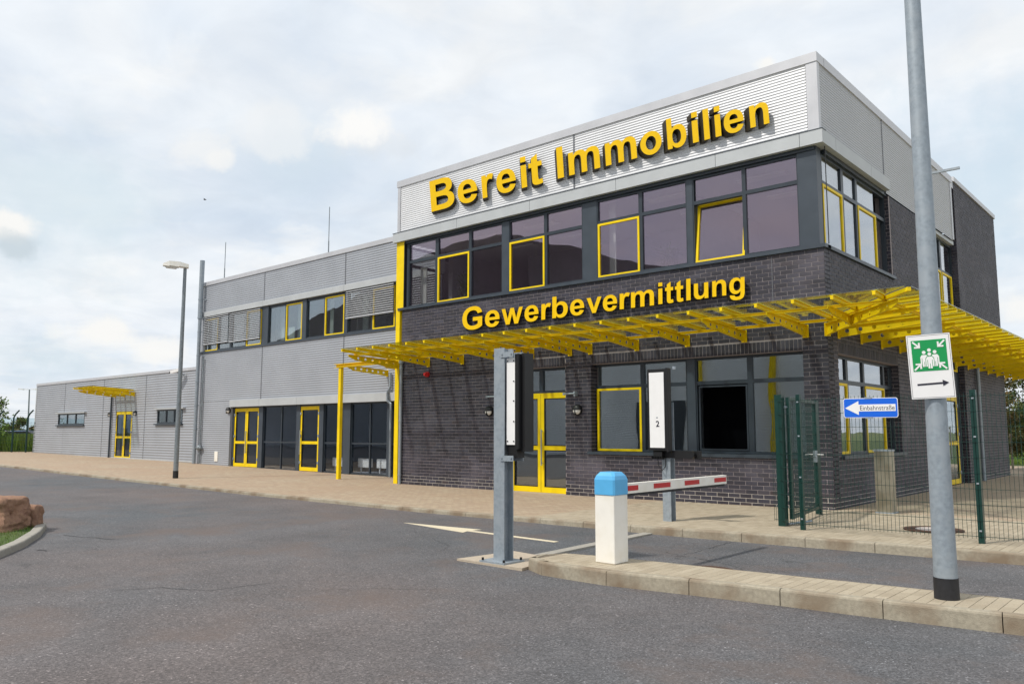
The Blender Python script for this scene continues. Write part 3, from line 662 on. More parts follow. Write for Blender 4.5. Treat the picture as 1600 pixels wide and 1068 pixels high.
# structural shell: floors, roof, inner walls (rooms behind the glass)
b = MB(); b.box(XL+.05, XR-.35, YF+.35, YB, 3.25, 3.4); b.box(XL+.05, XR-.35, YF+.35, YB, 4.55, 4.65); b.build('floor_slab', M['room'], off)
b = MB(); b.box(XL+.1, XR-.3, YF+.25, YB, 6.95, 7.1); b.build('ceiling_slab', M['ceil'], off)
b = MB(); b.box(XL+.1, XR-.1, YF+.1, YB-.1, 8.45, 8.5); b.build('roof_deck', M['roof'], off)
b = MB(); b.box(XL+.3, XR-.4, 20.2, 20.4, 0, 3.25); b.box(XL+1.6, XR-3.6, 19.2, 19.4, 4.65, 6.95); b.box(-11.2, -11.1, YF+.4, 20.2, 0, 3.25); b.box(XL+.3, XR-.4, YF+.4, 20, -.1, 0); b.box(XL, XR-.4, YB-.2, YB, 0, 8.4)
b.box(XL+.02, XL+.2, 17.2, YB, 0, 8.4); b.box(XR-.5, XR-.42, 19.5, 23.2, 0, 6.9); b.box(XL+.02, XL+.2, YF+.35, 17.2, 0, 4.6); b.box(-11.65, -11.55, YF+.4, 20, 0, 3.2)
b.box(-9.0, -8.9, 16.6, 20, 4.65, 6.95)
b.build('inner_wall', M['room'], off)
b = MB(); b.box(-8.5, -6.6, 15.7, 19, .0, .02); b.box(-8.6, -6.9, 16.2, 16.3, .0, 3.2); b.build('inner_screen', M['room_dark'], off)
# silver fascia
FB, FT = 7.21, 8.60
cladrun(mF, off, [XL+.12, -11.35, XR-.2], FB, FT, M['white_metal'], pitch=.060, amp=.012)
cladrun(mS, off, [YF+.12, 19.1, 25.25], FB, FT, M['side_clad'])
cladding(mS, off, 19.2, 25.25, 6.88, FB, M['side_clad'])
part('corner_trim', mF, M['coping'], off, (XL, XL+.12, FB-.01, FT+.01, -.05, .02)); part('corner_trim', mF, M['coping'], off, (XR-.2, XR+.02, FB-.01, FT+.01, -.05, .02))
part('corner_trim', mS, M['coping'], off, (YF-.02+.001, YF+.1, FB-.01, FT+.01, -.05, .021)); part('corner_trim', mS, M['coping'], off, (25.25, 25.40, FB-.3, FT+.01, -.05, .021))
b = MB(); wbox(b, mF, XL-.03, XR+.03, FT, 8.79, -.35, .035); b.box(XR-.35, XR+.0345, YF+.351, 25.45, FT, 8.789); b.box(XR-.35, XR+.04, 25.70, YB+.03, 8.72, 8.86); b.box(XR-.3, XR-.0, 25.45, 25.70, 8.5, 8.75)
b.build('parapet_coping', M['coping'], off)
for x0, x1 in ((XL-.10, -15.3), (-15.29, -12.7), (-12.69, -10.1), (-10.09, -7.6), (-7.59, XR-.35), (XR-.34, XR+.1)):
    part('fascia_band', mF, M['trim'], off, (x0, x1, 6.93, 7.20, -.12, .10))
b = MB()
for y0, y1 in ((YF+.12, 15.75), (15.76, 17.9), (17.91, 19.2)): b.box(XR-.15, XR+.0995, y0, y1, 6.931, 7.199)
b.build('fascia_band', M['trim'], off)
part('band_cap', mF, M['dark_post'], off, (XL-.11, XR+.11, 7.20, 7.212, -.1, .11)); part('window_head', mF, M['anthracite'], off, (XL, XR-.1, 6.86, 6.93, -.3, .0))
part('window_head', mS, M['anthracite'], off, (YF+.35, 19.3, 6.84, 6.93, -.3, -.02))
part('window_sill', mF, M['dark_post'], off, (XL+.1, XR+.05, 4.905, 4.975, -.25, .05))
part('window_sill', mS, M['dark_post'], off, (YF+.1, 19.5, 4.906, 4.974, -.25, .05))
# upper ribbon window, front
W0 = -.10
posts = [(-17.5, -17.41), (-13.75, -13.51), (-11.16, -10.74), (-8.37, -8.23)]
for a, c in posts: part('post', mF, M['dark_post'], off, (a, c, 4.975, 6.86, W0-.10, W0+.05))
part('corner_post', mF, M['dark_post'], off, (-5.92, -5.54, 4.975, 6.93, -.26, -.03))
def bay(u0, u1, cells, gm, vt=6.31, top=6.86, bot=4.975, mp=mF, parent=off, w=W0, tiltidx=None):
    """one window between two posts: cells = list of (u0,u1,kind)"""
    b = MB(); t = .05
    wbox(b, mp, u0, u0+t*.6, bot, top, w-.06, w+.04); wbox(b, mp, u1-t*.6, u1, bot, top, w-.06, w+.04)
    wbox(b, mp, u0+t*.6, u1-t*.6, bot, bot+.05, w-.06, w+.04); wbox(b, mp, u0+t*.6, u1-t*.6, top-.05, top, w-.06, w+.04)
    win = b.build('window', M['anthracite'], parent)
    b = MB()
    wbox(b, mp, u0+t*.6, u1-t*.6, vt-.05, vt+.03, w-.055, w+.035)
    for (a, c, k), (a2, c2, k2) in zip(cells, cells[1:]):
        wbox(b, mp, c, a2, bot+.05, vt-.05, w-.055, w+.035); wbox(b, mp, c, a2, vt+.03, top-.05, w-.055, w+.035)
    b.build('mullion', M['anthracite'], win)
    for i, (a, c, k) in enumerate(cells):
        pane(mp, win, a, c, vt+.03, top-.05, w, gm)
        if k == 's': sash(mp, win, a-.02, c+.02, bot+.01, vt-.04, w+.0, gm, tiltin=(.16 if tiltidx == i else 0))
        elif k == 'o': pass
        else: pane(mp, win, a, c, bot+.05, vt-.05, w, gm)
    return win
bay(-17.41, -13.75, [(-17.36, -16.30, 'p'), (-16.17, -14.98, 's'), (-14.88, -13.78, 'p')], M['glass_up'])
bay(-13.51, -11.16, [(-13.48, -12.36, 's'), (-12.26, -11.2, 'p')], M['glass_up'])
bay(-10.74, -8.37, [(-10.70, -9.60, 's'), (-9.50, -8.42, 'p')], M['glass_up'])
bay(-8.23, -5.92, [(-8.17, -7.1, 's'), (-7.02, -5.96, 'p')], M['glass_up'], tiltidx=0)
# left end glass (looking out over the hall) 
mL = lambda u, v, w: (XL-w, u, v)
bay(15.25, 16.7, [(15.3, 16.65, 'p')], M['glass'], mp=mL)
# upper side window
bay(15.40, 19.3, [(15.44, 16.48, 's'), (16.62, 17.34, 'p'), (17.46, 18.6, 's')], M['glass_side'], vt=6.28, top=6.84, mp=mS, w=-.12)
part('rain_chain', mS, M['black'], off, (15.30, 15.315, 5.0, 6.93, .03, .045))
# ground window, front: recessed
GW = -.22
part('window_sill', mF, M['dark_post'], off, (-11.02, -5.9, .91, .975, -.25, .05))
wn = bay(-11.05, -8.52, [(-10.86, -9.70, 's'), (-9.60, -8.58, 'p')], M['glass'], vt=2.45, top=2.97, bot=.98, w=GW)
part('post', mF, M['dark_post'], off, (-8.52, -8.33, .98, 2.97, GW-.08, GW+.06))
wn = bay(-8.33, -5.95, [(-8.28, -7.17, 'o'), (-7.06, -5.99, 'p')], M['glass'], vt=2.45, top=2.97, bot=.98, w=GW)
b = MB(); frame(b, mF, -8.27, -7.18, 1.04, 2.38, GW+.0, GW+.03, .035); b.build('sliding_frame', M['anthracite'], wn)
b = MB(); b.box(-8.5, -6.95, YF+.8, YF+.85, .0, 3.2); b.build('room_shade_sheet', M['void'], off)  # black sheet added as painted darkness of the room behind the open window
# side ground window
part('window_sill', mS, M['dark_post'], off, (15.6, 19.62, .91, .975, -.25, .06))
bay(15.65, 19.45, [(15.70, 16.50, 's'), (16.62, 17.52, 'p'), (17.62, 18.85, 's'), (18.95, 19.40, 'p')], M['glass_side'], vt=2.42, top=2.92, bot=.98, mp=mS, w=-.20)
# front door
def door(mp, parent, u0, u1, v0, v1, mid, um, w, gm, handle='right'):
    b = MB(); t = .085
    frame(b, mp, u0, u1, v0, v1, w, w+.06, t, .13); 
    if um: wbox(b, mp, um-.10, um+.10, v0+.13, v1-.13, w, w+.06)
    leafs = [(u0+t, um-.10), (um+.10, u1-t)] if um else [(u0+t, u1-t)]
    for a, c in leafs: wbox(b, mp, a, c, mid-.05, mid+.05, w+.001, w+.059)
    d = b.build('door', M['yellow'], parent)
    for a, c in leafs:
        pane(mp, d, a, c, v0+.13, mid-.05, w+.03, gm); pane(mp, d, a, c, mid+.05, v1-.13, w+.03, gm)
        b = MB(); frame(b, mp, a, c, mid+.05, v1-.13, w+.015, w+.05, .022); frame(b, mp, a, c, v0+.13, mid-.05, w+.015, w+.05, .022); b.build('glazing_bead', M['black'], d)
    if um:
        b = MB(); wbox(b, mp, um-.004, um+.004, v0+.01, v1-.01, w+.05, w+.0615); b.build('door_gap', M['black'], d)
    hu = (um+.06) if um else (u1-.06 if handle == 'right' else u0+.06)
    b = MB(); b.tube(mp(hu, mid-.42, w+.12), mp(hu, mid+.45, w+.12), .016)
    for z in (mid-.36, mid+.4): b.tube(mp(hu, z, w+.05), mp(hu, z, w+.12), .010)
    b.build('handle', M['galv'], d, smooth=True)
    b = MB()
    for uu in (u0+.02, u1-.02):
        for z in (v0+.25, mid+.2, v1-.3): wbox(b, mp, uu-.03, uu+.03, z, z+.09, w+.06, w+.085)
    b.build('hinge', M['galv'], d)
    return d
door(mF, off, -13.52, -11.66, -.04, 2.36, 1.03, -12.56, GW, M['glass'])
b = MB(); frame(b, mF, -13.52, -11.66, 2.36, 2.97, GW-.05, GW+.05, .06); wbox(b, mF, -12.62, -12.5, 2.42, 2.91, GW-.04, GW+.04); t = b.build('transom_window', M['anthracite'], off)
pane(mF, t, -13.46, -12.62, 2.42, 2.91, GW, M['glass']); pane(mF, t, -12.5, -11.72, 2.42, 2.91, GW, M['glass'])
part('door_sill', mF, M['slab'], off, (-13.5, -11.68, -.2, -.045, -.3, .02))
# recess bay on the side: cladding, window, side door
REC = -.15; mR = mapS(XR+REC)
b = MB(); wbox(b, mR, 23.3, 25.73, 2.5, 3.1, -.1, 0); wbox(b, mR, 23.3, 23.62, 0, 6.8, -.1, .0); b.build('recess_panel', M['anthracite'], off)
part('fascia_band', mR, M['trim'], off, (23.4, 25.5, 6.78, 6.88, -.1, .12))
bay(23.62, 25.65, [(23.7, 24.35, 's'), (24.5, 25.5, 's')], M['glass_side'], vt=5.9, top=6.78, bot=3.1, mp=mR, w=-.03)
door(mR, off, 23.9, 25.1, .02, 2.40, 1.12, None, -.02, M['glass'], 'left')
part('recess_frame', mR, M['anthracite'], off, (23.62, 23.9, 0, 2.5, -.06, .03), (25.1, 25.68, 0, 2.5, -.06, -.01), (23.9, 25.1, 2.4, 2.5, -.06, .03))
part('roof_spout', mS, M['galv'], off, (22.3, 22.36, 8.05, 8.11, .0, .9))
# expansion joints in the brickwork
part('expansion_joint', mF, M['joint'], off, (-6.50, -6.488, 3.5, VT-.03, -.01, .0035)); part('expansion_joint', mS, M['joint'], off, (16.1, 16.11, 3.5, VT-.03, -.01, .0035))
part('curtain', mF, M['curtain'], off, (-17.35, -17.1, 4.98, 6.2, -.5, -.47)); part('curtain', mF, M['curtain'], off, (-10.68, -10.5, 4.98, 6.85, -.5, -.47))
b = MB()
for x in (-16, -13.9, -10, -7.7):
    for y in (16.2, 17.8): b.box(x, x+1.1, y, y+.25, 6.90, 6.95)
b.build('ceiling_light', M['lampglass'], off)
# yellow corner column
b = MB(); b.box(XL, XL+.17, YF-.02, YF+.15, -.1, 4.95); b.box(XL-.01, XL+.32, YF-.02, YF+.18, 4.95, 6.93); b.build('corner_column', M['yellow'], off)
b = MB(); b.box(XL+.33, XL+.355, YF-.03, YF+.1, 4.98, 6.9); b.build('guide_rail', M['black'], off)
# downpipe beside the column
b = MB(); b.tube((-17.54, YF-.06, -.04), (-17.54, YF-.06, 3.4), .045)
for z in (.2, 1.7, 3.2): b.tube((-17.54, YF-.06, z), (-17.54, YF-.06, z+.04), .055)
b.build('downpipe', M['galv'], off, smooth=True)
b = MB(); b.tube((XR+.07, 27.05, 0), (XR+.07, 27.05, 3.4), .05); b.build('downpipe', M['galv'], off, smooth=True)

# ------------------------------------------------------------------ hall building (middle)
YM = 16.77; mM = mapF(YM); HX = -32.6
hall = thing('hall_building', (-25, 17, 0), 'two storey grey corrugated hall with strip windows, blinds and glazed ground floor', 'building')
cladrun(mM, hall, [HX, -27.7, -22.54, XL+.1], 6.48, 7.62, M['grey_clad'], pitch=.082, amp=.011)
cladrun(mM, hall, [HX, -27.7, -22.54, XL+.1], 2.67, 4.70, M['grey_clad'], pitch=.082, amp=.011)
cladding(mM, hall, HX, -29.9, -.05, 2.66, M['grey_clad'], pitch=.082, amp=.011)
b = MB(); b.box(HX-.03, XL-.05, YM-.035, YM+.3, 7.62, 7.78); b.box(HX-.03, HX+.3, YM+.3, 30, 7.62, 7.78); b.build('parapet_coping', M['coping'], hall)
for x0, x1 in ((HX, -27.7), (-27.69, -22.55), (-22.54, XL-.02)): part('fascia_band', mM, M['trim'], hall, (x0, x1, 6.27, 6.48, -.1, .06))
for x0, x1 in ((-29.9, -27.71), (-27.7, -25.2), (-25.19, XL-.02)): part('fascia_band', mM, M['trim'], hall, (x0, x1, 2.40, 2.67, -.1, .07))
b = MB(); b.box(HX, HX+.3, YM+.01, 30, -.1, 7.6); b.box(HX, -29.9, YM+.012, YM+.3, -.1, 4.7); b.box(-29.9, XL+.1, YM+.012, YM+.2, 2.45, 4.7); b.box(HX, XL+.1, YM+.012, YM+.2, 6.3, 7.6); b.box(HX, XL, 29.8, 30, 0, 7.6); b.build('wall', M['grey_clad'], hall)
b = MB(); b.box(HX, XL, YM+.2, 29.8, 7.4, 7.5); b.build('roof_deck', M['roof'], hall)
b = MB(); b.box(HX+.3, XL, YM+.2, 24, 3.9, 4.1); b.box(HX+.3, XL, YM+.2, 24, 6.6, 6.7); b.box(HX+.3, XL, YM+.3, 24, 2.75, 2.85); b.box(HX+.3, XL+.3, 23.8, 24, 0, 6.6); b.box(HX+.3, XL+.3, YM+.3, 24, -.1, gz(-25)-.02)
b.box(-27.62, -27.5, YM+.5, 24, 4.1, 6.6); b.box(-22.52, -22.45, YM+.5, 24, 4.1, 6.6); b.box(-29.9, -29.8, YM+.25, 24, 0, 2.8)
b.build('inner_wall', M['room'], hall)
part('window_sill', mM, M['dark_post'], hall, (HX, XL+.05, 4.70, 4.79, -.15, .04))
W = -.10
for a, c in ((HX, -32.4), (-27.85, -27.42), (-25.14, -24.88), (-22.6, -22.42)): part('post', mM, M['dark_post'], hall, (a, c, 4.79, 6.27, W-.08, W+.07))
bay(-32.4, -27.85, [(-32.35, -31.3, 's'), (-31.2, -30.3, 'p'), (-30.15, -29.1, 'p'), (-29.0, -27.95, 's')], M['glass'], vt=6.22, top=6.27, bot=4.79, mp=mM, parent=hall, w=W)
bay(-27.42, -25.14, [(-27.36, -26.3, 'p'), (-26.2, -25.2, 's')], M['glass'], vt=6.22, top=6.27, bot=4.79, mp=mM, parent=hall, w=W)
bay(-24.88, -22.6, [(-24.83, -23.83, 'p'), (-23.74, -22.66, 's')], M['glass'], vt=6.22, top=6.27, bot=4.79, mp=mM, parent=hall, w=W)
bay(-22.42, -19.88, [(-22.37, -21.15, 'p'), (-21.05, -19.96, 's')], M['glass'], vt=6.22, top=6.27, bot=4.79, mp=mM, parent=hall, w=W)
part('post', mM, M['dark_post'], hall, (-19.88, -19.7, 4.79, 6.27, W-.08, W+.07)); bay(-19.7, XL+.1, [(-19.6, -18, 'p')], M['glass'], vt=6.22, top=6.27, bot=4.79, mp=mM, parent=hall, w=W)
def blind(u0, u1, v0, v1, mp=mM):
    b = MB(); wbox(b, mp, u0, u1, v0-.03, v0, .01, .05); bl = b.build('window_blind', M['slat'], hall)
    for q in (u0+.02, (u0+u1)/2, u1-.02): b = MB(); wbox(b, mp, q-.004, q+.004, v0, v1, .02, .03); b.build('ladder_cord', M['black'], bl)
    z = v0+.03
    while z < v1-.01:
        b = MB(); vs = [mp(u, z+dz, w_) for u in (u0, u1) for dz, w_ in ((-.022, .062), (.0, .045), (.012, .015))]
        vs2 = [mp(u, z+dz-.003, w_) for u in (u0, u1) for dz, w_ in ((-.022, .062), (.0, .045), (.012, .015))]
        b.add(vs, [(0, 3, 4, 1), (1, 4, 5, 2)]); b.add(vs2, [(0, 1, 4, 3), (1, 2, 5, 4)]); b.build('slat', M['slat'], bl); z += .074
for q0_, q1_ in ((-27.34, -27.0), (-26.15, -25.4), (-26.75, -26.35), (-22.2, -21.9), (-24.1, -23.9)): part('curtain', mM, M['curtain'], hall, (q0_, q1_, 4.8, 6.2 if q0_ != -26.75 else 5.4, -.55, -.52))
blind(-32.4, -30.28, 5.09, 6.26); blind(-30.2, -27.88, 5.06, 6.26); blind(-22.42, -19.9, 5.30, 6.26); blind(-19.75, -17.95, 5.30, 6.26)
# ground glazing
YG = 16.95; mG = mapF(YG)
z = .05
door(mG, hall, -29.76, -27.98, .06, 2.34, 1.0, -28.87, 0, M['glass_dark'])
for a, c in ((-29.9, -29.77), (-27.97, -27.68), (-25.42, -25.18), (-24.02, -23.76), (-22.62, -22.22), (-20.3, -20.1)): part('post', mG, M['dark_post'], hall, (a, c, 0, 2.40, -.08, .08))
door(mG, hall, -25.17, -24.03, .03, 2.33, 1.03, None, 0, M['glass_dark'], 'left')
part('door_head', mG, M['anthracite'], hall, (-29.77, -27.97, 2.341, 2.40, -.05, .05)); part('door_head', mG, M['anthracite'], hall, (-25.18, -24.02, 2.331, 2.40, -.05, .05))
def shopglass(u0, um, u1):
    b = MB(); frame(b, mG, u0, u1, 0, 2.40, -.03, .03, .04, .06)
    if um: wbox(b, mG, um-.03, um+.03, .06, 2.34, -.03, .03)
    wn = b.build('window', M['anthracite'], hall)
    segs = [(u0+.04, um-.03), (um+.03, u1-.04)] if um else [(u0+.04, u1-.04)]
    b = MB()
    for a, c in segs: wbox(b, mG, a, c, 1.0, 1.06, -.028, .028)
    b.build('transom', M['anthracite'], wn)
    for a, c in segs: pane(mG, wn, a, c, .06, 1.0, 0, M['glass_dark']); pane(mG, wn, a, c, 1.06, 2.34, 0, M['glass_dark'])
shopglass(-27.68, -26.46, -25.42); shopglass(-23.76, None, -22.62); shopglass(-22.22, -21.22, -20.3); shopglass(-20.1, -19, -17.95)
for x0, x1, lab in ((-23.75, -23.0, 'white radiator behind the narrow pane left of the yellow portal post'), (-22.3, -21.6, 'white radiator behind the first glass pane right of the yellow portal post'), (-21.3, -20.55, 'white radiator behind the glass pane beside the yellow corner column')):
    b = MB(); b.box(x0, x1, YG+.35, YG+.43, .22, .52)
    for k in range(int((x1-x0)/.06)): b.box(x0+.02+k*.06, x0+.045+k*.06, YG+.345, YG+.35, .24, .5)
    for xx in (x0+.1, x1-.12): b.box(xx, xx+.03, YG+.38, YG+.41, 0, .22)
    b.build('radiator', M['white'], label=lab, cat='radiator')
# rear pipe by the column
b = MB(); b.path([(-19.95, YM-.08, 3.3), (-19.95, YM-.08, 2.85), (-20.05, YM-.10, 2.65), (-20.02, YM-.12, 2.4), (-19.85, YM-.12, 2.3), (-19.85, YM-.12, 0)], .04); b.build('downpipe', M['galv'], hall, smooth=True)
part('vent_cover', mM, M['white'], hall, (-31.0, -30.75, .22, .62, .0, .03))
# flue and gas pipes at the left corner of the hall
fl = thing('flue_pipe', (-32.75, YM-.15, .1), 'tall round metal flue rising above the left corner of the grey hall', 'pipe')
b = MB(); b.tube((-32.42, YM-.17, 6.2), (-32.42, YM-.17, 8.72), .10); b.tube((-32.42, YM-.17, .1), (-32.42, YM-.17, 6.2), .075)
b.build('flue', M['galv'], fl, smooth=True)
b = MB()
for z in (.5, 1.5, 2.5, 3.5, 4.6, 5.6, 6.2, 7.0): b.tube((-32.42, YM-.17, z), (-32.42, YM-.17, z+.05), .108 if z > 6 else .083); b.bar((-32.42, YM-.17, z+.02), (-32.2, YM, z+.02), .03, .03)
b.build('clamp', M['galv'], fl, smooth=True)
b = MB(); b.path([(-32.15, YM-.07, 4.5), (-32.15, YM-.07, .35), (-32.15, YM-.07, .12)], .032); b.ball((-32.15, YM-.1, .75), .12); b.tube((-32.35, YM-.1, .75), (-31.95, YM-.1, .75), .06); b.build('gas_pipe', M['pole'], hall, smooth=True)
for x, zt, lab in ((-31.75, 9.4, 'thin lightning rod on the grey hall roof, the left and shorter one'), (-24.28, 9.55, 'thin lightning rod on the grey hall roof, the one nearer the brick office')):
    b = MB(); b.tube((x, YM+.5, 7.5), (x, YM+.5, 8.4), .022); b.tube((x, YM+.5, 8.4), (x, YM+.5, zt*1.015), .015); b.box(x-.12, x+.12, YM+.38, YM+.62, 7.5, 7.56); b.build('lightning_rod', M['pole'], label=lab, cat='lightning rod', group='lightning rods on the hall roof')

# ------------------------------------------------------------------ low annex (left)
YA = 16.95; mA = mapF(YA); AX = -52.35; mA0 = mA
ann = thing('annex_building', (-43, 17, 0), 'long single storey grey corrugated annex with a yellow double door', 'building')
def annclad(a, c, v0, v1): cladding(mA, ann, a, c, v0, v1, M['grey_clad'])
e = [AX, -47.93, -42.75, -37.97, HX-.0]
wins = [(-48.75, -45.05, 1.78, 2.40), (-36.7, -34.25, 1.78, 2.42), (-41.15, -39.3, -1, 2.40)]
for a, c in zip(e, e[1:]):
    cuts = sorted({-.1, 4.08, 1.78, 2.40})
    for v0, v1 in ((-.1, 1.78), (1.78, 2.41), (2.41, 4.08)):
        mid = (v0+v1)/2; hs = [(w_[0], w_[1]) for w_ in wins if w_[2] < mid < w_[3]]
        for s, q in split(a+.01, c-.01, hs): cladding(mA, ann, s, q, v0, v1, M['grey_clad'], pitch=.115, amp=.015)
for q in e[1:-1]: part('joint_strip', mA, M['joint'], ann, (q-.022, q+.022, 2.41 if q < -47 and q > -48.7 else 0, 4.08, -.01, .014))
b = MB(); b.box(AX-.04, HX, YA-.04, YA+.3, 4.08, 4.21); b.box(AX-.04, AX+.3, YA+.3, 34, 4.08, 4.21); b.build('parapet_coping', M['coping'], ann)
part('corner_trim', mA, M['trim'], ann, (AX-.03, AX+.10, -.1, 4.08, -.1, .025))
b = MB(); backing(b, mA, AX, HX, -.1, 4.08, wins, .25); b.box(AX, AX+.2, YA+.3, 34, -.1, 4.1); b.box(AX, HX, 33.8, 34, -.1, 4.1); b.build('wall', M['grey_clad'], ann)
b = MB(); b.box(AX, HX, YA+.2, 34, 3.95, 4.0); b.build('roof_deck', M['roof'], ann)
b = MB(); b.box(AX+.2, HX, YA+2.5, YA+2.6, 0, 3.9); b.build('inner_wall', M['room'], ann)
for (u0, u1, v0, v1), k in ((wins[0], 2), (wins[1], 3)):
    b = MB(); frame(b, mA, u0, u1, v0, v1, -.08, .01, .07)
    seg = [u0+.07+(u1-u0-.14)*i/3 for i in range(4)]
    for q in seg[1:-1]: wbox(b, mA, q-.04, q+.04, v0+.07, v1-.07, -.07, .005)
    wn = b.build('window', M['anthracite'], ann)
    for p, q in zip(seg, seg[1:]): pane(mA, wn, p+.02, q-.02, v0+.07, v1-.07, -.03, M['glass'])
    part('sill', mA, M['dark_post'], wn, (u0-.15, u1+.05, v0-.06, v0, -.08, .10)); part('head_flashing', mA, M['trim'], wn, (u0-.1, u1+.25, v1, v1+.06, -.02, .14))
door(mA, ann, -41.1, -39.33, .10, 2.38, 1.15, -40.15, -.05, M['glass_dark'])
b = MB(); b.tube((-41.6, YA-.08, .1), (-41.6, YA-.08, 3.2), .045); b.build('downpipe', M['dark_post'], ann, smooth=True)
part('wall_flashing', mA, M['trim'], ann, (AX, HX, gz(-45)-.06, gz(-45)+.0, 0, .03))

# ------------------------------------------------------------------ opposite side of the yard (only seen in the window reflections)
opp = thing('warehouse', (-25, -9, 0), 'pale corrugated warehouse across the yard behind the camera', 'building'); mO = lambda u, v, w: (u, -9+w, v)
b = MB(); b.box(-95, -9, -22, -9, -.2, 6.2); b.build('wall', M['opposite'], opp)
cladding(mO, opp, -95, -9, 0, 6.2, M['opposite'], w0=.01, pitch=.11, amp=.010)
for x in (-21.5, -17.2): part('column', mO, M['yellow'], opp, (x, x+.3, 0, 6.0, .04, .3))
for x in (-25.3, -14.5): part('gate', mO, M['anthracite'], opp, (x, x+3, 0, 3.2, .04, .12))
part('roof_edge', mO, M['coping'], opp, (-95.1, -8.9, 6.2, 6.4, -.2, .1))
arch = thing('arched_hall', (-52, -24, 0), 'dark brown arched roof hall across the yard behind the camera', 'building')
b = MB(); pr = [(-92, -24, -.2), (-92, -24, 13), (-80, -24, 16.4), (-70, -24, 18.5), (-62, -24, 19.3), (-55, -24, 19.9), (-50, -24, 19.9), (-46, -24, 18.9), (-41, -24, 17.2), (-36, -24, 15.4), (-31, -24, 14.2), (-31, -24, -.2)]; b.prism(pr, (0, -10, 0)); b.build('shell', M['opposite_dark'], arch)

# ------------------------------------------------------------------ canopies
def canopy(label, loc): return thing('glass_canopy', loc, label, 'canopy')
def bracket(mp, u, parent, S=1.75, zb0=3.235, zb1=3.40, zt0=3.435, zt1=3.50, holes=6):
    """cantilever bracket: tapered web with round holes, top and bottom flanges; s runs out from the wall"""
    b = MB(); th = .010
    lo = lambda s: zb0+(zb1-zb0)*s/S; hi = lambda s: zt0+(zt1-zt0)*s/S
    ns = holes; s0 = .04; sw = (S-.25)/ns
    for i in range(ns):
        a = s0+i*sw; c = a+sw; m = (a+c)/2; zc = (lo(m)+hi(m))/2; r = min(.042, (hi(m)-lo(m))*.30)
        outer = [(a, lo(a)), (m, lo(m)), (c, lo(c)), (c, (lo(c)+hi(c))/2), (c, hi(c)), (m, hi(m)), (a, hi(a)), (a, (lo(a)+hi(a))/2)]
        ang = [-135, -90, -45, 0, 45, 90, 135, 180]; inner = [(m+r*math.cos(math.radians(q)), zc+r*math.sin(math.radians(q))) for q in ang]
        for side in (-1, 1):
            vs = [mp(u+side*th/2, z, s) for s, z in outer+inner]
            b.add(vs, [(k, (k+1) % 8, 8+(k+1) % 8, 8+k) for k in range(8)])
        vs = [mp(u+side*th/2, z, s) for side in (-1, 1) for s, z in inner]; b.add(vs, [(k, (k+1) % 8, 8+(k+1) % 8, 8+k) for k in range(8)])
    e = s0+ns*sw
    for p in ([(0.0, lo(0)), (s0, lo(s0)), (s0, hi(s0)), (0.0, hi(0))], [(e, lo(e)), (S, (lo(S)+hi(S))/2), (S, hi(S)), (e, hi(e))]):
        vs = [mp(u+side*th/2, z, s) for side in (-1, 1) for s, z in p]; b.add(vs, [(0, 1, 2, 3), (7, 6, 5, 4), (0, 4, 5, 1), (1, 5, 6, 2), (2, 6, 7, 3), (3, 7, 4, 0)])
    for fn, sgn in ((hi, 1), (lo, -1)):
        vs = [mp(u+q, fn(s)+dz, s) for s in (0, S) for q, dz in ((-.045, 0), (.045, 0), (.045, .008*sgn), (-.045, .008*sgn))]
        if fn is lo: vs = [mp(u+q*.5, fn(min(s, e))+dz, min(s, e)) for s in (0, S) for q, dz in ((-.045, 0), (.045, 0), (.045, .008*sgn), (-.045, .008*sgn))]
        b.add(vs, [(0, 1, 2, 3), (7, 6, 5, 4), (0, 4, 5, 1), (1, 5, 6, 2), (2, 6, 7, 3), (3, 7, 4, 0)])
    vs = [mp(u+a, z, s) for s in (-.004+.006, .012) for a, z in ((-.06, zb0-.03), (.06, zb0-.03), (.06, zt0+.02), (-.06, zt0+.02))]
    b.add(vs, [(0, 1, 2, 3), (7, 6, 5, 4), (0, 4, 5, 1), (1, 5, 6, 2), (2, 6, 7, 3), (3, 7, 4, 0)])
    return b.build('bracket', M['yellow'], parent)
D = 1.95
def zg(s): return 3.535+.10*s/D
def rafter(mp, u, s0, s1, parent, dz=0.):
    b = MB(); vs = [mp(u+q, zg(s)+h+dz, s) for s in (s0, s1) for q, h in ((-.025, -.068), (.025, -.068), (.025, -.008), (-.025, -.008))]
    b.add(vs, [(0, 1, 2, 3), (7, 6, 5, 4), (0, 4, 5, 1), (1, 5, 6, 2), (2, 6, 7, 3), (3, 7, 4, 0)])
    vs = [mp(u+q, zg(s)+h+dz, s) for s in (s0, s1-.002) for q, h in ((-.045, -.0078), (.045, -.0078), (.045, .0), (-.045, .0))]
    b.add(vs, [(0, 1, 2, 3), (7, 6, 5, 4), (0, 4, 5, 1), (1, 5, 6, 2), (2, 6, 7, 3), (3, 7, 4, 0)])
    return b.build('rafter', M['yellow'], parent)
def purlin(mp, u0, u1, s, parent, dz=0.):
    b = MB(); z1 = zg(s)-.069+dz; z0 = z1-.05
    wbox(b, mp, u0, u1, z0, z0+.008, s-.03, s+.03); wbox(b, mp, u0, u1, z1-.008, z1, s-.03, s+.03); wbox(b, mp, u0, u1, z0+.008, z1-.008, s-.005, s+.005)
    return b.build('purlin', M['yellow'], parent)
def glasspoly(mp, pts, parent, dz=0.):
    b = MB(); n = len(pts); vs = [mp(u, zg(s)+.006+dz, s) for u, s in pts]+[mp(u, zg(s)+.018+dz, s) for u, s in pts]
    b.add(vs, [tuple(range(n))[::-1], tuple(range(n, 2*n))]+[(i, (i+1) % n, n+(i+1) % n, n+i) for i in range(n)])
    return b.build('glass_panel', M['glass_roof'], parent)
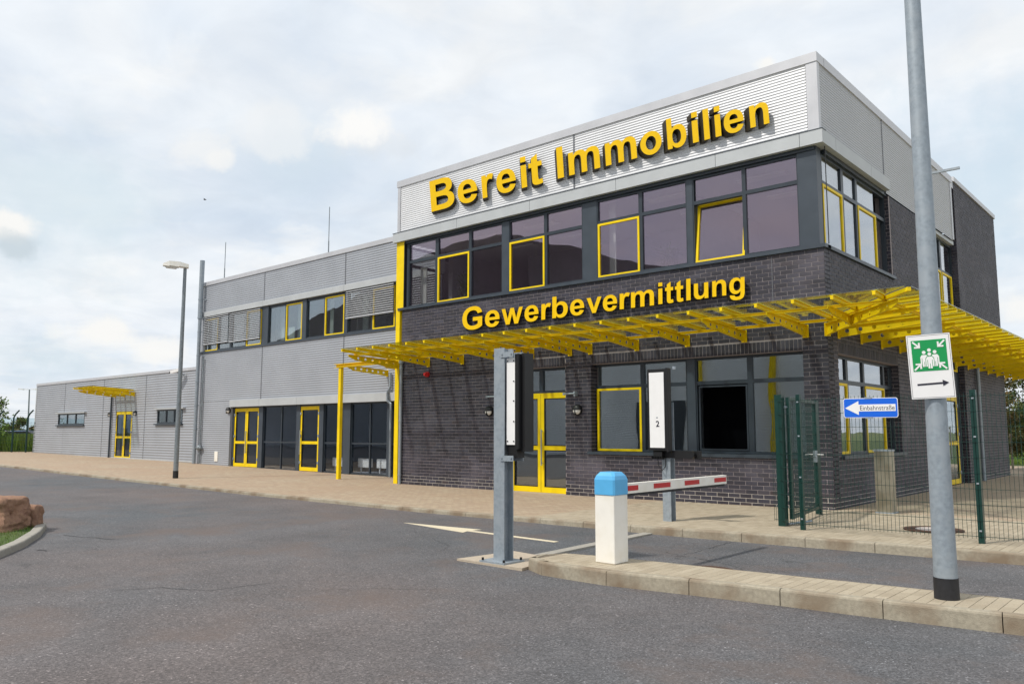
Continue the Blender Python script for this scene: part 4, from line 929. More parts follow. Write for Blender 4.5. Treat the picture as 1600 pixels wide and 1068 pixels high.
can = canopy('long yellow steel and glass canopy wrapping round the corner of the brick office', (-5.46, 15.1, 3.3))
for u in (-17.77, -16.46, -15.13, -13.85, -12.69, -11.52, -10.93, -9.66, -8.40, -7.12, -5.87): bracket(mF, u, can)
for i in range(14): bracket(mS, 15.71+1.31*i, can)
# corner: diagonal bracket and two short stubs
dm = lambda u, v, w: (XR+w*.7071-u*.7071, YF-w*.7071-u*.7071, v); bracket(dm, 0, can, S=2.5, holes=8)
cs = lambda u, v, w: (u, YF-.65-w, v); bracket(cs, XR+.65, can, S=1.10, zb0=3.30, zt0=3.44, zb1=3.42, zt1=3.50, holes=3)
cs2 = lambda u, v, w: (XR+.65+w, u, v); bracket(cs2, YF-.65-.03, can, S=1.10, zb0=3.30, zt0=3.44, zb1=3.42, zt1=3.50, holes=3)
rx = [-17.75+.655*i for i in range(22)]; rx = [x for x in rx if x < XR+D-.3]
for x in rx: rafter(mF, x, .12 if x < XR else (x-XR)+.05, D+.04, can)
ry = [YF+.3-.655*i for i in range(3)]+[YF+.3+.655*i for i in range(1, 29)]; ry = sorted(ry)
for y in ry: rafter(mS, y, .12 if y > YF else (YF-y)+.05, D+.04, can, .001)
dr = lambda u, v, w: dm(u, v, w); b = MB()
vs = [dm(q, zg(s/1.4142)+h+.002, s) for s in (.1, D*1.4142+.05) for q, h in ((-.03, -.068), (.03, -.068), (.03, -.006), (-.03, -.006))]; b.add(vs, [(0, 1, 2, 3), (7, 6, 5, 4), (0, 4, 5, 1), (1, 5, 6, 2), (2, 6, 7, 3), (3, 7, 4, 0)]); b.build('rafter', M['yellow'], can)
for s in (.35, 1.5):
    purlin(mF, -17.85, XR+s-.03, s, can); purlin(mS, YF-s+.031, 33.3, s, can, .0)
xe = [-17.80]+[(a+c)/2 for a, c in zip(rx, rx[1:])]; xe = sorted(set([-17.80]+rx[1:]+[XR+D+.05]))
for a, c in zip(xe, xe[1:]):
    g = .006; so_ = D+.05
    if c <= XR: pts = [(a+g, .06), (c-g, .06), (c-g, so_), (a+g, so_)]
    elif a < XR: pts = [(a+g, .06), (XR, .06), (c-g, max(.06, c-g-XR+.06)), (c-g, so_), (a+g, so_)]
    else:
        c2 = min(c-g, XR+so_-.06); pts = [(a+g, a+g-XR+.06), (c2, c2-XR+.06), (c2, so_), (a+g, so_)]
        if c2-XR+.06 >= so_-.001: pts = [(a+g, a+g-XR+.06), (c2, so_), (a+g, so_)]
    glasspoly(mF, pts, can)
ye = sorted(set([YF-D-.05]+[y for y in ry]+[33.9]))
for a, c in zip(ye, ye[1:]):
    g = .006; so_ = D+.05
    if a >= YF: pts = [(a+g, .06), (c-g, .06), (c-g, so_), (a+g, so_)]
    elif c > YF: pts = [(a+g, YF-a-g+.06), (YF, .06), (c-g, .06), (c-g, so_), (a+g, so_)]
    else:
        a2 = max(a+g, YF-so_+.06); pts = [(a2, min(so_, YF-a2+.06)), (c-g, YF-c+g+.06), (c-g, so_), (a2, so_)]
        if YF-a2+.06 >= so_-.001: pts = [(a2, so_-.001), (c-g, YF-c+g+.06), (c-g, so_)]
    glasspoly(mS, pts, can, .001)
# portal frame at the left end
po = [(-20.55, -20.36)]
b = MB(); b.box(-20.51, -20.39, YF-.05, YF+.05, -.05, 3.40); b.build('post', M['yellow'], can)
b = MB(); b.box(-20.72, XL, YF-.08, YF+.08, 3.50, 3.512); b.box(-20.70, XL, YF-.005, YF+.005, 3.41, 3.50); b.box(-20.72, XL, YF-.08, YF+.08, 3.40, 3.41); b.build('portal_beam', M['yellow'], can)
mpb = lambda u, v, w: (u, YM-w, v); bracket(mpb, -20.2, can, S=1.6, zb0=3.22, zt0=3.38, zb1=3.33, zt1=3.47); bracket(mpb, -18.6, can, S=1.6, zb0=3.22, zt0=3.38, zb1=3.33, zt1=3.47)
b = MB(); b.tube((-17.54, YF-.06, 3.36), (-17.54, YF-.06, 3.44), .07); b.build('outlet', M['galv'], can, smooth=True)
# annex canopy
c2 = canopy('small yellow glass canopy over the annex double door', (-40.2, 16.9, 3.3)); dz = -.12
for u in (-41.35, -40.3, -39.2): bracket(mA, u, c2, S=1.75, zb0=3.12, zb1=3.30, zt0=3.30, zt1=3.38, holes=4)
for s in (.35, 1.5): purlin(mA, -41.5, -39.05, s, c2, dz)
ux = [-41.45+.585*i for i in range(5)]
for u in ux: rafter(mA, u, .1, D, c2, dz)
for a, c in zip(ux, ux[1:]): glasspoly(mA, [(a+.01, .06), (c-.01, .06), (c-.01, D+.05), (a+.01, D+.05)], c2, dz)

# ------------------------------------------------------------------ letters
G = {}
def cub(p0, p1, p2, p3, n=9):
    o = []
    for i in range(1, n+1):
        t = i/n; a = (1-t)**3; b_ = 3*(1-t)**2*t; c = 3*(1-t)*t*t; d = t**3
        o.append((a*p0[0]+b_*p1[0]+c*p2[0]+d*p3[0], a*p0[1]+b_*p1[1]+c*p2[1]+d*p3[1]))
    return o
def con(s):
    """tiny outline language: 'x,y x,y c x,y x,y x,y' -> points"""
    tk = s.split(); o = []; i = 0
    P = lambda q: tuple(float(a) for a in q.split(','))
    while i < len(tk):
        if tk[i] == 'c': o += cub(o[-1], P(tk[i+1]), P(tk[i+2]), P(tk[i+3])); i += 4
        else: o.append(P(tk[i])); i += 1
    if (o[0][0]-o[-1][0])**2+(o[0][1]-o[-1][1])**2 < .01: o.pop()
    return o
def ell(cx, cy, rx_, ry_, n=36): return [(cx+rx_*math.cos(2*math.pi*i/n), cy+ry_*math.sin(2*math.pi*i/n)) for i in range(n)]
G['I'] = [con('68,0 216,0 216,716 68,716')]
G['l'] = [con('72,0 209,0 209,716 72,716')]
G['i'] = [con('72,0 209,0 209,519 72,519'), con('72,589 209,589 209,716 72,716')]
G['o'] = [ell(305, 259.5, 268, 271.5), ell(305, 259.5, 128, 158)]
nn = '67,0 204,0 204,235 c 204,380 250,424 322,424 c 385,424 406,375 406,275 406,0 543,0 543,330 c 543,455 480,531 365,531 c 300,531 240,505 194,443 194,519 67,519'
G['n'] = [con(nn)]; G['u'] = [[(611-x, 519-y) for x, y in con(nn)]]
G['m'] = [con('62,0 199,0 199,250 c 199,370 230,427 298,427 c 355,427 374,385 374,288 374,0 511,0 511,258 c 511,370 540,427 608,427 c 665,427 686,390 686,300 686,0 823,0 823,330 c 823,460 760,531 645,531 c 585,531 530,503 488,448 c 460,500 410,531 345,531 c 285,531 225,503 188,448 188,519 62,519')]
G['r'] = [con('66,0 203,0 203,160 c 203,360 230,408 296,408 c 316,408 338,402 361,387 404,506 c 375,522 345,531 312,531 c 265,531 225,510 193,445 193,519 66,519')]
G['e'] = [con('372,165 509,142 c 475,40 395,-12 283,-12 c 130,-12 33,95 33,255 c 33,425 125,531 273,531 c 430,531 525,430 521,217 177,217 c 180,135 220,92 285,92 c 330,92 358,115 372,165'), con('380,306 175,306 c 176,385 215,426 278,426 c 340,426 378,380 380,306')]
G['b'] = [con('66,0 193,0 193,76 c 230,18 285,-12 345,-12 c 475,-12 571,95 571,265 c 571,430 480,531 345,531 c 290,531 245,507 203,458 203,716 66,716'), con('202,270 c 202,150 240,98 312,98 c 385,98 431,155 431,260 c 431,370 385,424 315,424 c 245,424 202,370 202,270')]
G['g'] = [con('56,-34 213,-53 c 220,-85 240,-103 290,-103 c 380,-103 408,-70 408,10 408,76 c 365,18 315,-10 255,-10 c 115,-10 41,110 41,258 c 41,430 130,531 260,531 c 325,531 380,500 417,443 417,519 545,519 545,53 c 545,-130 480,-211 294,-211 c 130,-211 56,-150 56,-50'), con('181,266 c 181,155 225,100 293,100 c 360,100 409,155 409,260 c 409,370 365,424 296,424 c 225,424 181,370 181,266')]
G['t'] = [con('310,519 216,519 216,702 79,622 79,519 16,519 16,409 79,409 79,120 c 79,30 110,-12 205,-12 c 245,-12 285,-5 317,8 305,114 c 285,106 262,101 245,101 c 220,101 216,112 216,200 216,409 310,409')]
G['v'] = [con('210,0 335,0 541,519 400,519 300,254 271,165 243,254 145,519 1,519')]
G['w'] = [con('168,0 303,0 390,331 479,0 608,0 775,519 640,519 541,179 455,519 323,519 234,179 137,519 4,519')]
G['B'] = [con('73,0 400,0 c 565,0 664,70 664,205 c 664,295 610,355 530,376 c 585,400 630,450 630,535 c 630,650 560,716 360,716 73,716'), con('218,597 218,431 330,431 c 440,431 485,460 485,515 c 485,570 450,597 350,597'), con('218,312 218,121 350,121 c 460,121 513,150 513,215 c 513,285 460,312 340,312')]
G['G'] = [con('407,263 407,384 719,384 719,98 c 650,30 540,-12 420,-12 c 180,-12 48,130 48,360 c 48,590 190,728 413,728 c 580,728 680,650 710,516 566,489 c 545,565 490,604 412,604 c 280,604 198,520 198,366 c 198,200 280,112 412,112 c 470,112 530,135 573,168 573,263')]
def filltris(contours):
    cu = bpy.data.curves.new('tmp', 'CURVE'); cu.dimensions = '2D'; cu.fill_mode = 'BOTH'
    for c in contours:
        sp = cu.splines.new('POLY'); sp.points.add(len(c)-1)
        for p, q in zip(sp.points, c): p.co = (q[0], q[1], 0, 1)
        sp.use_cyclic_u = True
    o = bpy.data.objects.new('tmp', cu); C.objects.link(o); me = o.to_mesh()
    vs = [tuple(v.co) for v in me.vertices]; fs = [tuple(p.vertices) for p in me.polygons]
    o.to_mesh_clear(); bpy.data.objects.remove(o); bpy.data.curves.remove(cu); return vs, fs
TRI = {k: filltris(v) for k, v in G.items()}
def letter(ch, xl, xr, zb, cap, parent, dx, dz, skew=0., depth=.12, yf=14.98):
    xs = [p[0] for c in G[ch] for p in c]; lo, hi = min(xs), max(xs); sx = (xr-xl)/(hi-lo); sz = cap/716.
    def T(x, z, back=False): return (xl+(x-lo)*sx+skew*z*sz+(dx if back else 0), yf+(depth if back else 0), zb+z*sz+(dz if back else 0))
    vs, fs = TRI[ch]; b = MB(); b.add([T(p[0], p[1]) for p in vs], fs); o = b.build('letter', M['letter_yellow'], parent)
    b = MB()
    for c in G[ch]:
        n = len(c); b.add([T(*p) for p in c]+[T(*p, back=True) for p in c], [(i, (i+1) % n, n+(i+1) % n, n+i) for i in range(n)])
    b.add([T(p[0], p[1], True) for p in vs], fs)
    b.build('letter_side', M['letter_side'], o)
s1 = thing('letter_sign', (-11.5, 15.1, 7.5), 'large yellow raised letters reading Bereit Immobilien on the silver fascia', 'sign')
L1 = [('B', -16.25, -15.31, 7.53, -0.049, -0.048), ('e', -15.18, -14.44, 7.58, -0.065, -0.045), ('r', -14.27, -13.84, 7.53, -0.084, -0.042), ('e', -13.75, -13.08, 7.57, -0.101, -0.039), ('i', -12.9, -12.72, 7.54, -0.117, -0.036), ('t', -12.64, -12.2, 7.59, -0.127, -0.033), ('I', -11.74, -11.55, 7.53, -0.145, -0.029), ('m', -11.39, -10.48, 7.55, -0.148, -0.028), ('m', -10.32, -9.47, 7.56, -0.15, -0.025), ('o', -9.37, -8.82, 7.59, -0.156, -0.022), ('b', -8.68, -8.21, 7.55, -0.17, -0.02), ('i', -8.07, -7.93, 7.55, -0.171, -0.02), ('l', -7.8, -7.67, 7.55, -0.172, -0.02), ('i', -7.54, -7.41, 7.55, -0.172, -0.02), ('e', -7.34, -6.9, 7.58, -0.171, -0.021), ('n', -6.77, -6.37, 7.55, -0.171, -0.022)]
for c, l, r, z, dx, dz in L1: letter(c, l, r, 7.545, interp(l, [-16.3, -11.8, -8.7, -6.4], [.90, .79, .70, .63]), s1, dx, dz, interp(l, [-16, -11.8, -6], [-.12, -.07, -.04]))
s2 = thing('letter_sign', (-11, 15.1, 4.1), 'yellow raised letters reading Gewerbevermittlung on the dark brick wall above the canopy', 'sign')
L2 = [('G', -15.0, -14.27, 4.07, -0.105, -0.006), ('e', -14.17, -13.66, 4.08, -0.1, -0.005), ('w', -13.59, -12.88, 4.09, -0.095, -0.004), ('e', -12.82, -12.37, 4.11, -0.091, -0.004), ('r', -12.28, -11.98, 4.11, -0.087, -0.003), ('b', -11.94, -11.47, 4.12, -0.09, -0.002), ('e', -11.4, -10.99, 4.13, -0.095, -0.001), ('v', -10.92, -10.5, 4.14, -0.1, 0.0), ('e', -10.46, -10.07, 4.15, -0.104, 0.002), ('r', -10.0, -9.73, 4.15, -0.106, 0.003), ('m', -9.7, -9.11, 4.16, -0.109, 0.004), ('i', -9.0, -8.9, 4.17, -0.112, 0.005), ('t', -8.83, -8.63, 4.18, -0.113, 0.006), ('t', -8.59, -8.39, 4.18, -0.114, 0.006), ('l', -8.32, -8.22, 4.18, -0.115, 0.007), ('u', -8.14, -7.81, 4.19, -0.116, 0.007), ('n', -7.72, -7.41, 4.19, -0.118, 0.008), ('g', -7.34, -7.01, 4.2, -0.119, 0.009)]
for c, l, r, z, dx, dz in L2: letter(c, l, r, interp(l, [-15, -12, -8.4, -7.3], [4.09, 4.13, 4.17, 4.19]), interp(l, [-15, -12, -8.4, -7], [.60, .52, .46, .44]), s2, dx, dz, .015)

# ------------------------------------------------------------------ wall fittings
def walllamp(mp, u, v, label, s=1.):
    t = thing('wall_lamp', mp(u, v, 0), label, 'wall lamp', 'round bulkhead lamps on the walls')
    b = MB(); c0 = mp(u, v, 0); c1 = mp(u, v, .05)
    b.tube(c0, c1, .13*s, .13*s, 20)
    n = 10; vs = []
    for j in range(5):
        ph = math.pi/2*j/4
        for i in range(n+1): a = math.pi*i/n; vs.append(mp(u+.125*s*math.cos(ph)*math.cos(a), v+.125*s*math.cos(ph)*math.sin(a), .05+.09*s*math.sin(ph)))
    f = [(j*(n+1)+i, j*(n+1)+i+1, (j+1)*(n+1)+i+1, (j+1)*(n+1)+i) for j in range(4) for i in range(n)]; b.add(vs, f)
    b.build('housing', M['black'], t, smooth=True)
    b = MB(); vs = []
    for j in range(5):
        ph = math.pi/2*j/4
        for i in range(n+1): a = math.pi+math.pi*i/n; vs.append(mp(u+.105*s*math.cos(ph)*math.cos(a), v-.005+.105*s*math.cos(ph)*math.sin(a), .05+.08*s*math.sin(ph)))
    b.add(vs, f); b.build('glass_bowl', M['lampglass'], t, smooth=True)
    b = MB(); wbox(b, mp, u-.008, u+.008, v-.12*s, v, .04, .05+.09*s); b.build('guard', M['black'], t)
walllamp(mF, -11.30, 1.93, 'round black wall lamp right of the yellow front door on the brick')
walllamp(mF, -14.12, 1.95, 'round black wall lamp left of the front door beside the steel column')
walllamp(mM, -30.02, 2.27, 'round black wall lamp left of the hall double door')
walllamp(mA, -41.85, 2.28, 'round black wall lamp left of the annex door', .9)
walllamp(mA, -38.95, 2.30, 'round black wall lamp right of the annex door', .9)
def wbracket(u, label):
    b = MB(); b.tube(mF(u-.14, 2.31, .10), mF(u+.18, 2.31, .10), .022); wbox(b, mF, u+.14, u+.19, 2.25, 2.36, 0, .10); wbox(b, mF, u-.16, u-.12, 2.28, 2.34, .08, .12); b.build('door_stay', M['galv'], label=label, cat='door stay')
wbracket(-11.5, 'grey metal arm on the brick at the top right of the front door'); wbracket(-14.0, 'grey metal arm on the brick at the top left of the front door')
t = thing('alarm_siren', (-16.4, 15.1, 3.0), 'small red alarm beacon on the brick wall under the canopy', 'alarm')
b = MB(); b.tube(mF(-16.48, 3.0, 0), mF(-16.48, 3.0, .06), .075, n=16); b.build('base', M['siren'], t, smooth=True)
b = MB(); b.tube(mF(-16.48, 3.0, .06), mF(-16.48, 3.0, .14), .055, .04, 16); b.build('lens', M['siren'], t, smooth=True)
t = thing('security_camera', (-34.25, 16.9, 4.1), 'white security camera on the annex wall near the hall corner', 'camera')
b = MB(); b.bar((-34.6, YA-.45, 4.02), (-34.1, YA-.25, 4.12), .14, .13); b.build('housing', M['white_sign'], t)
b = MB(); b.tube((-34.62, YA-.46, 4.015), (-34.66, YA-.475, 4.01), .05); b.build('lens', M['black'], t)
b = MB(); b.tube((-34.3, YA-.33, 4.0), (-34.3, YA, 3.9), .03); b.build('arm', M['galv'], t)

# ------------------------------------------------------------------ street furniture
def hbeam(b, x, y, z0, z1, s=.17, tw=.010, tf=.014):      # H section, flanges facing -y / +y
    b.box(x-s/2, x+s/2, y-s/2, y-s/2+tf, z0, z1); b.box(x-s/2, x+s/2, y+s/2-tf, y+s/2, z0, z1); b.box(x-tw/2, x+tw/2, y-s/2+tf, y+s/2-tf, z0, z1)
def bolt(b, x, y, z, r=.014, h=.03): b.tube((x, y, z), (x, y, z+h), r, n=6)
sx_, sy_ = -6.42, 7.12; zs = -.086
st = thing('steel_column', (sx_, sy_, zs), 'galvanised steel H beam post bolted to a slab at the island tip', 'post')
b = MB(); hbeam(b, sx_, sy_, zs+.02, 2.41, .165); b.build('beam', M['galv'], st)
b = MB(); b.box(sx_-.22, sx_+.17, sy_-.18, sy_+.18, zs, zs+.02); b.build('base_plate', M['galv'], st)
for dx in (-.19, .14):
    for dy in (-.15, .15): b = MB(); bolt(b, sx_+dx, sy_+dy, zs+.02); b.build('bolt', M['black'], st)
sb = thing('light_box', (-6.2, 7.1, 1.7), 'narrow black and white signal box mounted high on the steel post at the island tip', 'signal box')
x0 = sx_+.09
b = MB(); b.box(x0, x0+.135, sy_-.05, sy_-.04, 1.27, 2.285)
b.build('side_panel', M['white_sign'], sb)
b = MB(); b.box(x0, x0+.135, sy_-.04, sy_+.12, 1.27, 2.285); b.box(x0+.136, x0+.19, sy_-.055, sy_+.14, 1.22, 2.33); b.box(x0+.191, x0+.24, sy_+.0, sy_+.16, 1.19, 2.34); b.box(x0, x0+.15, sy_-.03, sy_+.10, 1.12, 1.268); b.build('housing', M['black'], sb)
b = MB()
for z in (1.31, 1.54, 1.78, 2.01, 2.25): b.tube((x0+.115, sy_-.05, z), (x0+.115, sy_-.058, z), .008, n=8)
for z in (1.31, 2.25): b.tube((x0+.02, sy_-.05, z), (x0+.02, sy_-.058, z), .008, n=8)
b.build('screw', M['black'], sb)
for z in (1.08, 2.295):
    b = MB(); b.box(sx_+.03, x0+.14, sy_-.094, sy_-.0835, z, z+.065); b.build('clamp', M['galv'], sb); b = MB(); b.box(sx_+.03, x0+.14, sy_+.0835, sy_+.094, z, z+.065); b.build('clamp', M['galv'], sb); b = MB()
    for xx in (sx_+.055, x0+.11): b.tube((xx, sy_-.095, z+.037), (xx, sy_-.105, z+.037), .011, n=6)
    b.build('bolt', M['galv'], sb)

p2 = thing('sign_post', (-6.85, 11.6, 0), 'galvanised steel post in the paving carrying the numbered light box', 'post')
b = MB(); hbeam(b, -6.84, 11.6, -.1, 1.9, .15); b.build('beam', M['galv'], p2)
lb = thing('light_box', (-6.9, 11.5, 1.7), 'tall black framed white light box with the number 2 before the office window', 'signal box')
b = MB(); b.box(-7.089, -6.74, 11.40, 11.52, 1.12, 2.44); b.build('housing', M['black'], lb)
b = MB(); b.box(-6.739, -6.705, 11.38, 11.50, 1.10, 2.45); b.build('side_housing', M['black'], lb)
b = MB(); b.box(-7.05, -6.775, 11.388, 11.399, 1.165, 2.385); lf = b.build('face', M['white_sign'], lb)
def textobj(body, size, loc, rot, m, parent, name='lettering', align='CENTER', extr=.001, sx=1., offs=0.):
    cu = bpy.data.curves.new(name, 'FONT'); cu.body = body; cu.size = size; cu.align_x = align; cu.align_y = 'CENTER'; cu.extrude = extr; cu.offset = offs; cu.resolution_u = 4
    o = bpy.data.objects.new(name, cu); C.objects.link(o); me = o.to_mesh().copy(); bpy.data.objects.remove(o); me.materials.clear(); me.materials.append(m)
    o = bpy.data.objects.new(name, me); C.objects.link(o); o.parent = parent; o.location = Vector(loc)-WL[parent.name]; o.rotation_euler = rot; o.scale = (sx, 1, 1); return o
textobj('2', .135, (-6.90, 11.386, 1.545), (math.pi/2, 0, 0), M['sign_black'], lb, 'number', offs=.002)
b = MB(); b.tube((-6.91, 11.388, 1.65), (-6.91, 11.384, 1.65), .012); b.tube((-6.60, 11.43, 2.42), (-6.60, 11.43, 2.47), .03); b.build('sensor', M['galv'], lb)
b = MB(); b.box(-7.06, -6.2, 11.5, 11.53, 1.0, 1.12); b.box(-7.0, -6.85, 11.42, 11.5, 1.02, 1.10)
for k in range(7): b.box(-7.04+k*.03, -7.03+k*.03, 11.40, 11.5, .98, 1.03)
b.tube((-6.34, 11.42, 1.06), (-6.34, 11.5, 1.06), .065); b.build('bracket', M['black'], lb)
b = MB(); b.path([(-6.95, 11.45, 1.0), (-6.93, 11.44, .88), (-6.87, 11.45, .80), (-6.84, 11.5, .86), (-6.84, 11.52, 1.0)], .006, 6); b.build('cable', M['black'], lb)

# barrier post with boom
bx0, bx1, by0, by1 = -5.215, -4.945, 7.25, 7.53
bp_ = thing('barrier', (-5.08, 7.4, .02), 'white barrier housing with light blue cap and red striped white boom', 'barrier')
b = MB(); b.box(bx0+.008, bx1-.008, by0+.008, by1-.008, .02, .745); o = b.build('housing', M['white'], bp_)
mo = o.modifiers.new('bevel', 'BEVEL'); mo.width = .012; mo.segments = 3
def capmesh():
    b = MB(); z0_, z1_, z2_, z3_ = .745, .905, .945, .985
    def ring(d, ch, z):
        xa, xb, ya, yb = bx0+d, bx1-d, by0+d, by1-d
        return [(xa+ch, ya, z), (xb-ch, ya, z), (xb, ya+ch, z), (xb, yb-ch, z), (xb-ch, yb, z), (xa+ch, yb, z), (xa, yb-ch, z), (xa, ya+ch, z)]
    rs = [ring(0, .018, z0_), ring(0, .018, z1_), ring(.012, .022, z2_), ring(.04, .03, z3_)]
    v = [p for r in rs for p in r]; f = [(k*8+i, k*8+(i+1) % 8, k*8+8+(i+1) % 8, k*8+8+i) for k in range(3) for i in range(8)]+[tuple(range(24, 32)), tuple(range(8))[::-1]]
    b.add(v, f); return b
capmesh().build('cap', M['blue_cap'], bp_)
b = MB(); b.box(-5.03, -4.97, 7.53, 9.90, .745, .855); bm_ = b.build('boom', M['white'], bp_)
b = MB(); b.box(-5.02, -4.98, 7.54, 9.86, .715, .745); b.build('rubber_edge', M['rubber'], bm_)
for a, c in ((7.55, 7.76), (8.09, 8.46), (8.80, 9.16), (9.56, 9.88)):
    b = MB(); b.box(-4.969, -4.966, a, c, .775, .83); b.box(-5.034, -5.031, a, c, .775, .83); b.build('red_stripe', M['red'], bm_)

# lamp pole with signs on the island
lp = thing('lamp_post', (-1.87, 7.69, .02), 'thick galvanised lamp post with black base sleeve rising out of the frame', 'lamp post')
b = MB(); b.tube((-1.87, 7.69, .02), (-1.87, 7.69, 8.5), .094, .052, 28); b.build('pole', M['galv'], lp, smooth=True)
b = MB(); b.tube((-1.87, 7.69, .018), (-1.87, 7.69, .195), .099, .097, 28); b.build('base_sleeve', M['rubber'], lp, smooth=True)
b = MB(); b.tube((-1.87, 7.69, 8.5), (-2.4, 7.3, 8.75), .04, n=12); b.build('arm', M['galv'], lp); b = MB(); b.bar((-2.3, 7.38, 8.75), (-2.9, 6.95, 8.85), .28, .12); b.build('lamp_head', M['galv'], lp)
# assembly point sign: local frame facing the camera, slightly rotated and tilted
def signframe(c, nrm, rollang):
    n = Vector(nrm).normalized(); r = Vector((0, 0, 1)).cross(n).normalized(); u = n.cross(r)
    r, u = r*math.cos(rollang)+u*math.sin(rollang), u*math.cos(rollang)-r*math.sin(rollang); c = Vector(c)
    return lambda a, v, w: tuple(c+r*a+u*v+n*w)
def fpoly(b, sf, pts, w, t=.002): b.prism([sf(p[0], p[1], w) for p in pts], Vector(sf(0, 0, t))-Vector(sf(0, 0, 0)))
def sbox(b, sf, a0, a1, v0, v1, w0, w1): fpoly(b, sf, [(a0, v0), (a1, v0), (a1, v1), (a0, v1)], w0, w1-w0)
A = thing('assembly_sign', (-1.85, 7.58, 1.98), 'white assembly point sign with green pictogram and black arrow on the lamp post', 'sign')
sf = signframe((-1.868, 7.585, 1.985), (.25, -.97, 0), .04)
SWd, SHt = .338, .555
b = MB(); sbox(b, sf, -SWd/2, SWd/2, -SHt/2, SHt/2, 0, .004); b.build('plate', M['white_sign'], A)
b = MB()
for q in ((-SWd/2+.008, SWd/2-.008, SHt/2-.0105, SHt/2-.008), (-SWd/2+.008, SWd/2-.008, -SHt/2+.008, -SHt/2+.0105), (-SWd/2+.008, -SWd/2+.0105, -SHt/2+.0105, SHt/2-.0105), (SWd/2-.0105, SWd/2-.008, -SHt/2+.0105, SHt/2-.0105)): sbox(b, sf, *q, .004, .005)
b.build('border_line', M['sign_black'], A)
g0 = .095; gs = .135   # green square centre offset and half size
b = MB(); sbox(b, sf, -gs, gs, g0-gs, g0+gs, .004, .006); b.build('green_field', M['sign_green'], A)
def arrow2(b, sf, p0, p1, wd, hl, hw, w, chev=False):
    p0 = Vector(p0); p1 = Vector(p1); d = (p1-p0).normalized(); n = Vector((-d.y, d.x))
    if chev:
        fpoly(b, sf, [tuple(p0+n*wd/2), tuple(p0-n*wd/2), tuple(p1-d*.02-n*wd/2), tuple(p1-d*.02+n*wd/2)], w)
        for s in (1, -1):
            q = p1-d*hl+n*hw*s; e = (p1-q).normalized(); m = Vector((-e.y, e.x))*wd*.5*s
            fpoly(b, sf, [tuple(p1), tuple(q), tuple(q-m*2), tuple(p1-d*wd*1.4)], w+.0004*(s+2))
    else:
        fpoly(b, sf, [tuple(p0+n*wd/2), tuple(p0-n*wd/2), tuple(p1-d*hl-n*wd/2), tuple(p1-d*hl+n*wd/2)], w); fpoly(b, sf, [tuple(p1), tuple(p1-d*hl+n*hw), tuple(p1-d*hl-n*hw)], w+.0002)
for s1_, s2_ in ((-1, 1), (1, 1), (-1, -1), (1, -1)):
    b = MB(); arrow2(b, sf, (s1_*.124, g0+s2_*.124), (s1_*.066, g0+s2_*.066), .014, .034, .034, .0062, True); b.build('corner_arrow', M['white_sign'], A)
def person(cx, cy, s, w):
    b = MB(); fpoly(b, sf, [(cx+.0145*s*math.cos(2*math.pi*i/20), cy+.062*s+.0145*s*math.sin(2*math.pi*i/20)) for i in range(20)], w)
    P_ = [(-.030, -.045), (-.030, .022), (-.018, .040), (.018, .040), (.030, .022), (.030, -.045), (.020, -.045), (.020, .012), (.016, .012), (.016, -.062), (.002, -.062), (.002, -.02), (-.002, -.02), (-.002, -.062), (-.016, -.062), (-.016, .012), (-.020, .012), (-.020, -.045)]
    fpoly(b, sf, [(cx+p[0]*s, cy+p[1]*s) for p in P_], w); b.build('person_symbol', M['white_sign'], A)
def personback(cx, cy, s, w):
    b = MB(); P_ = [(-.034, -.066), (-.034, .026), (-.022, .044), (.022, .044), (.034, .026), (.034, -.066)]; fpoly(b, sf, [(cx+p[0]*s, cy+p[1]*s) for p in P_], w)
    fpoly(b, sf, [(cx+.018*s*math.cos(2*math.pi*i/20), cy+.062*s+.018*s*math.sin(2*math.pi*i/20)) for i in range(20)], w+.0001); b.build('outline', M['sign_green'], A)
b = MB(); fpoly(b, sf, [(.0145*math.cos(2*math.pi*i/20), g0+.045+.0145*math.sin(2*math.pi*i/20)) for i in range(20)], .0062); b.build('person_symbol', M['white_sign'], A)
person(-.042, g0-.035, 1., .0062); person(.042, g0-.035, 1., .0062); personback(0, g0-.052, 1., .0066); person(0, g0-.052, 1., .0070)
b = MB(); arrow2(b, sf, (-.115, -.155), (.128, -.148), .015, .047, .027, .0045); b.build('direction_arrow', M['sign_black'], A)
b = MB()
for z in (.18, -.2):
    for i in range(16):
        a0, a1 = 2*math.pi*i/16, 2*math.pi*(i+1)/16; rr = .094
        b.bar((-1.87+rr*math.cos(a0), 7.69+rr*math.sin(a0), 1.985+z), (-1.87+rr*math.cos(a1), 7.69+rr*math.sin(a1), 1.985+z), .006, .02)
b.build('clamp', M['galv'], A)
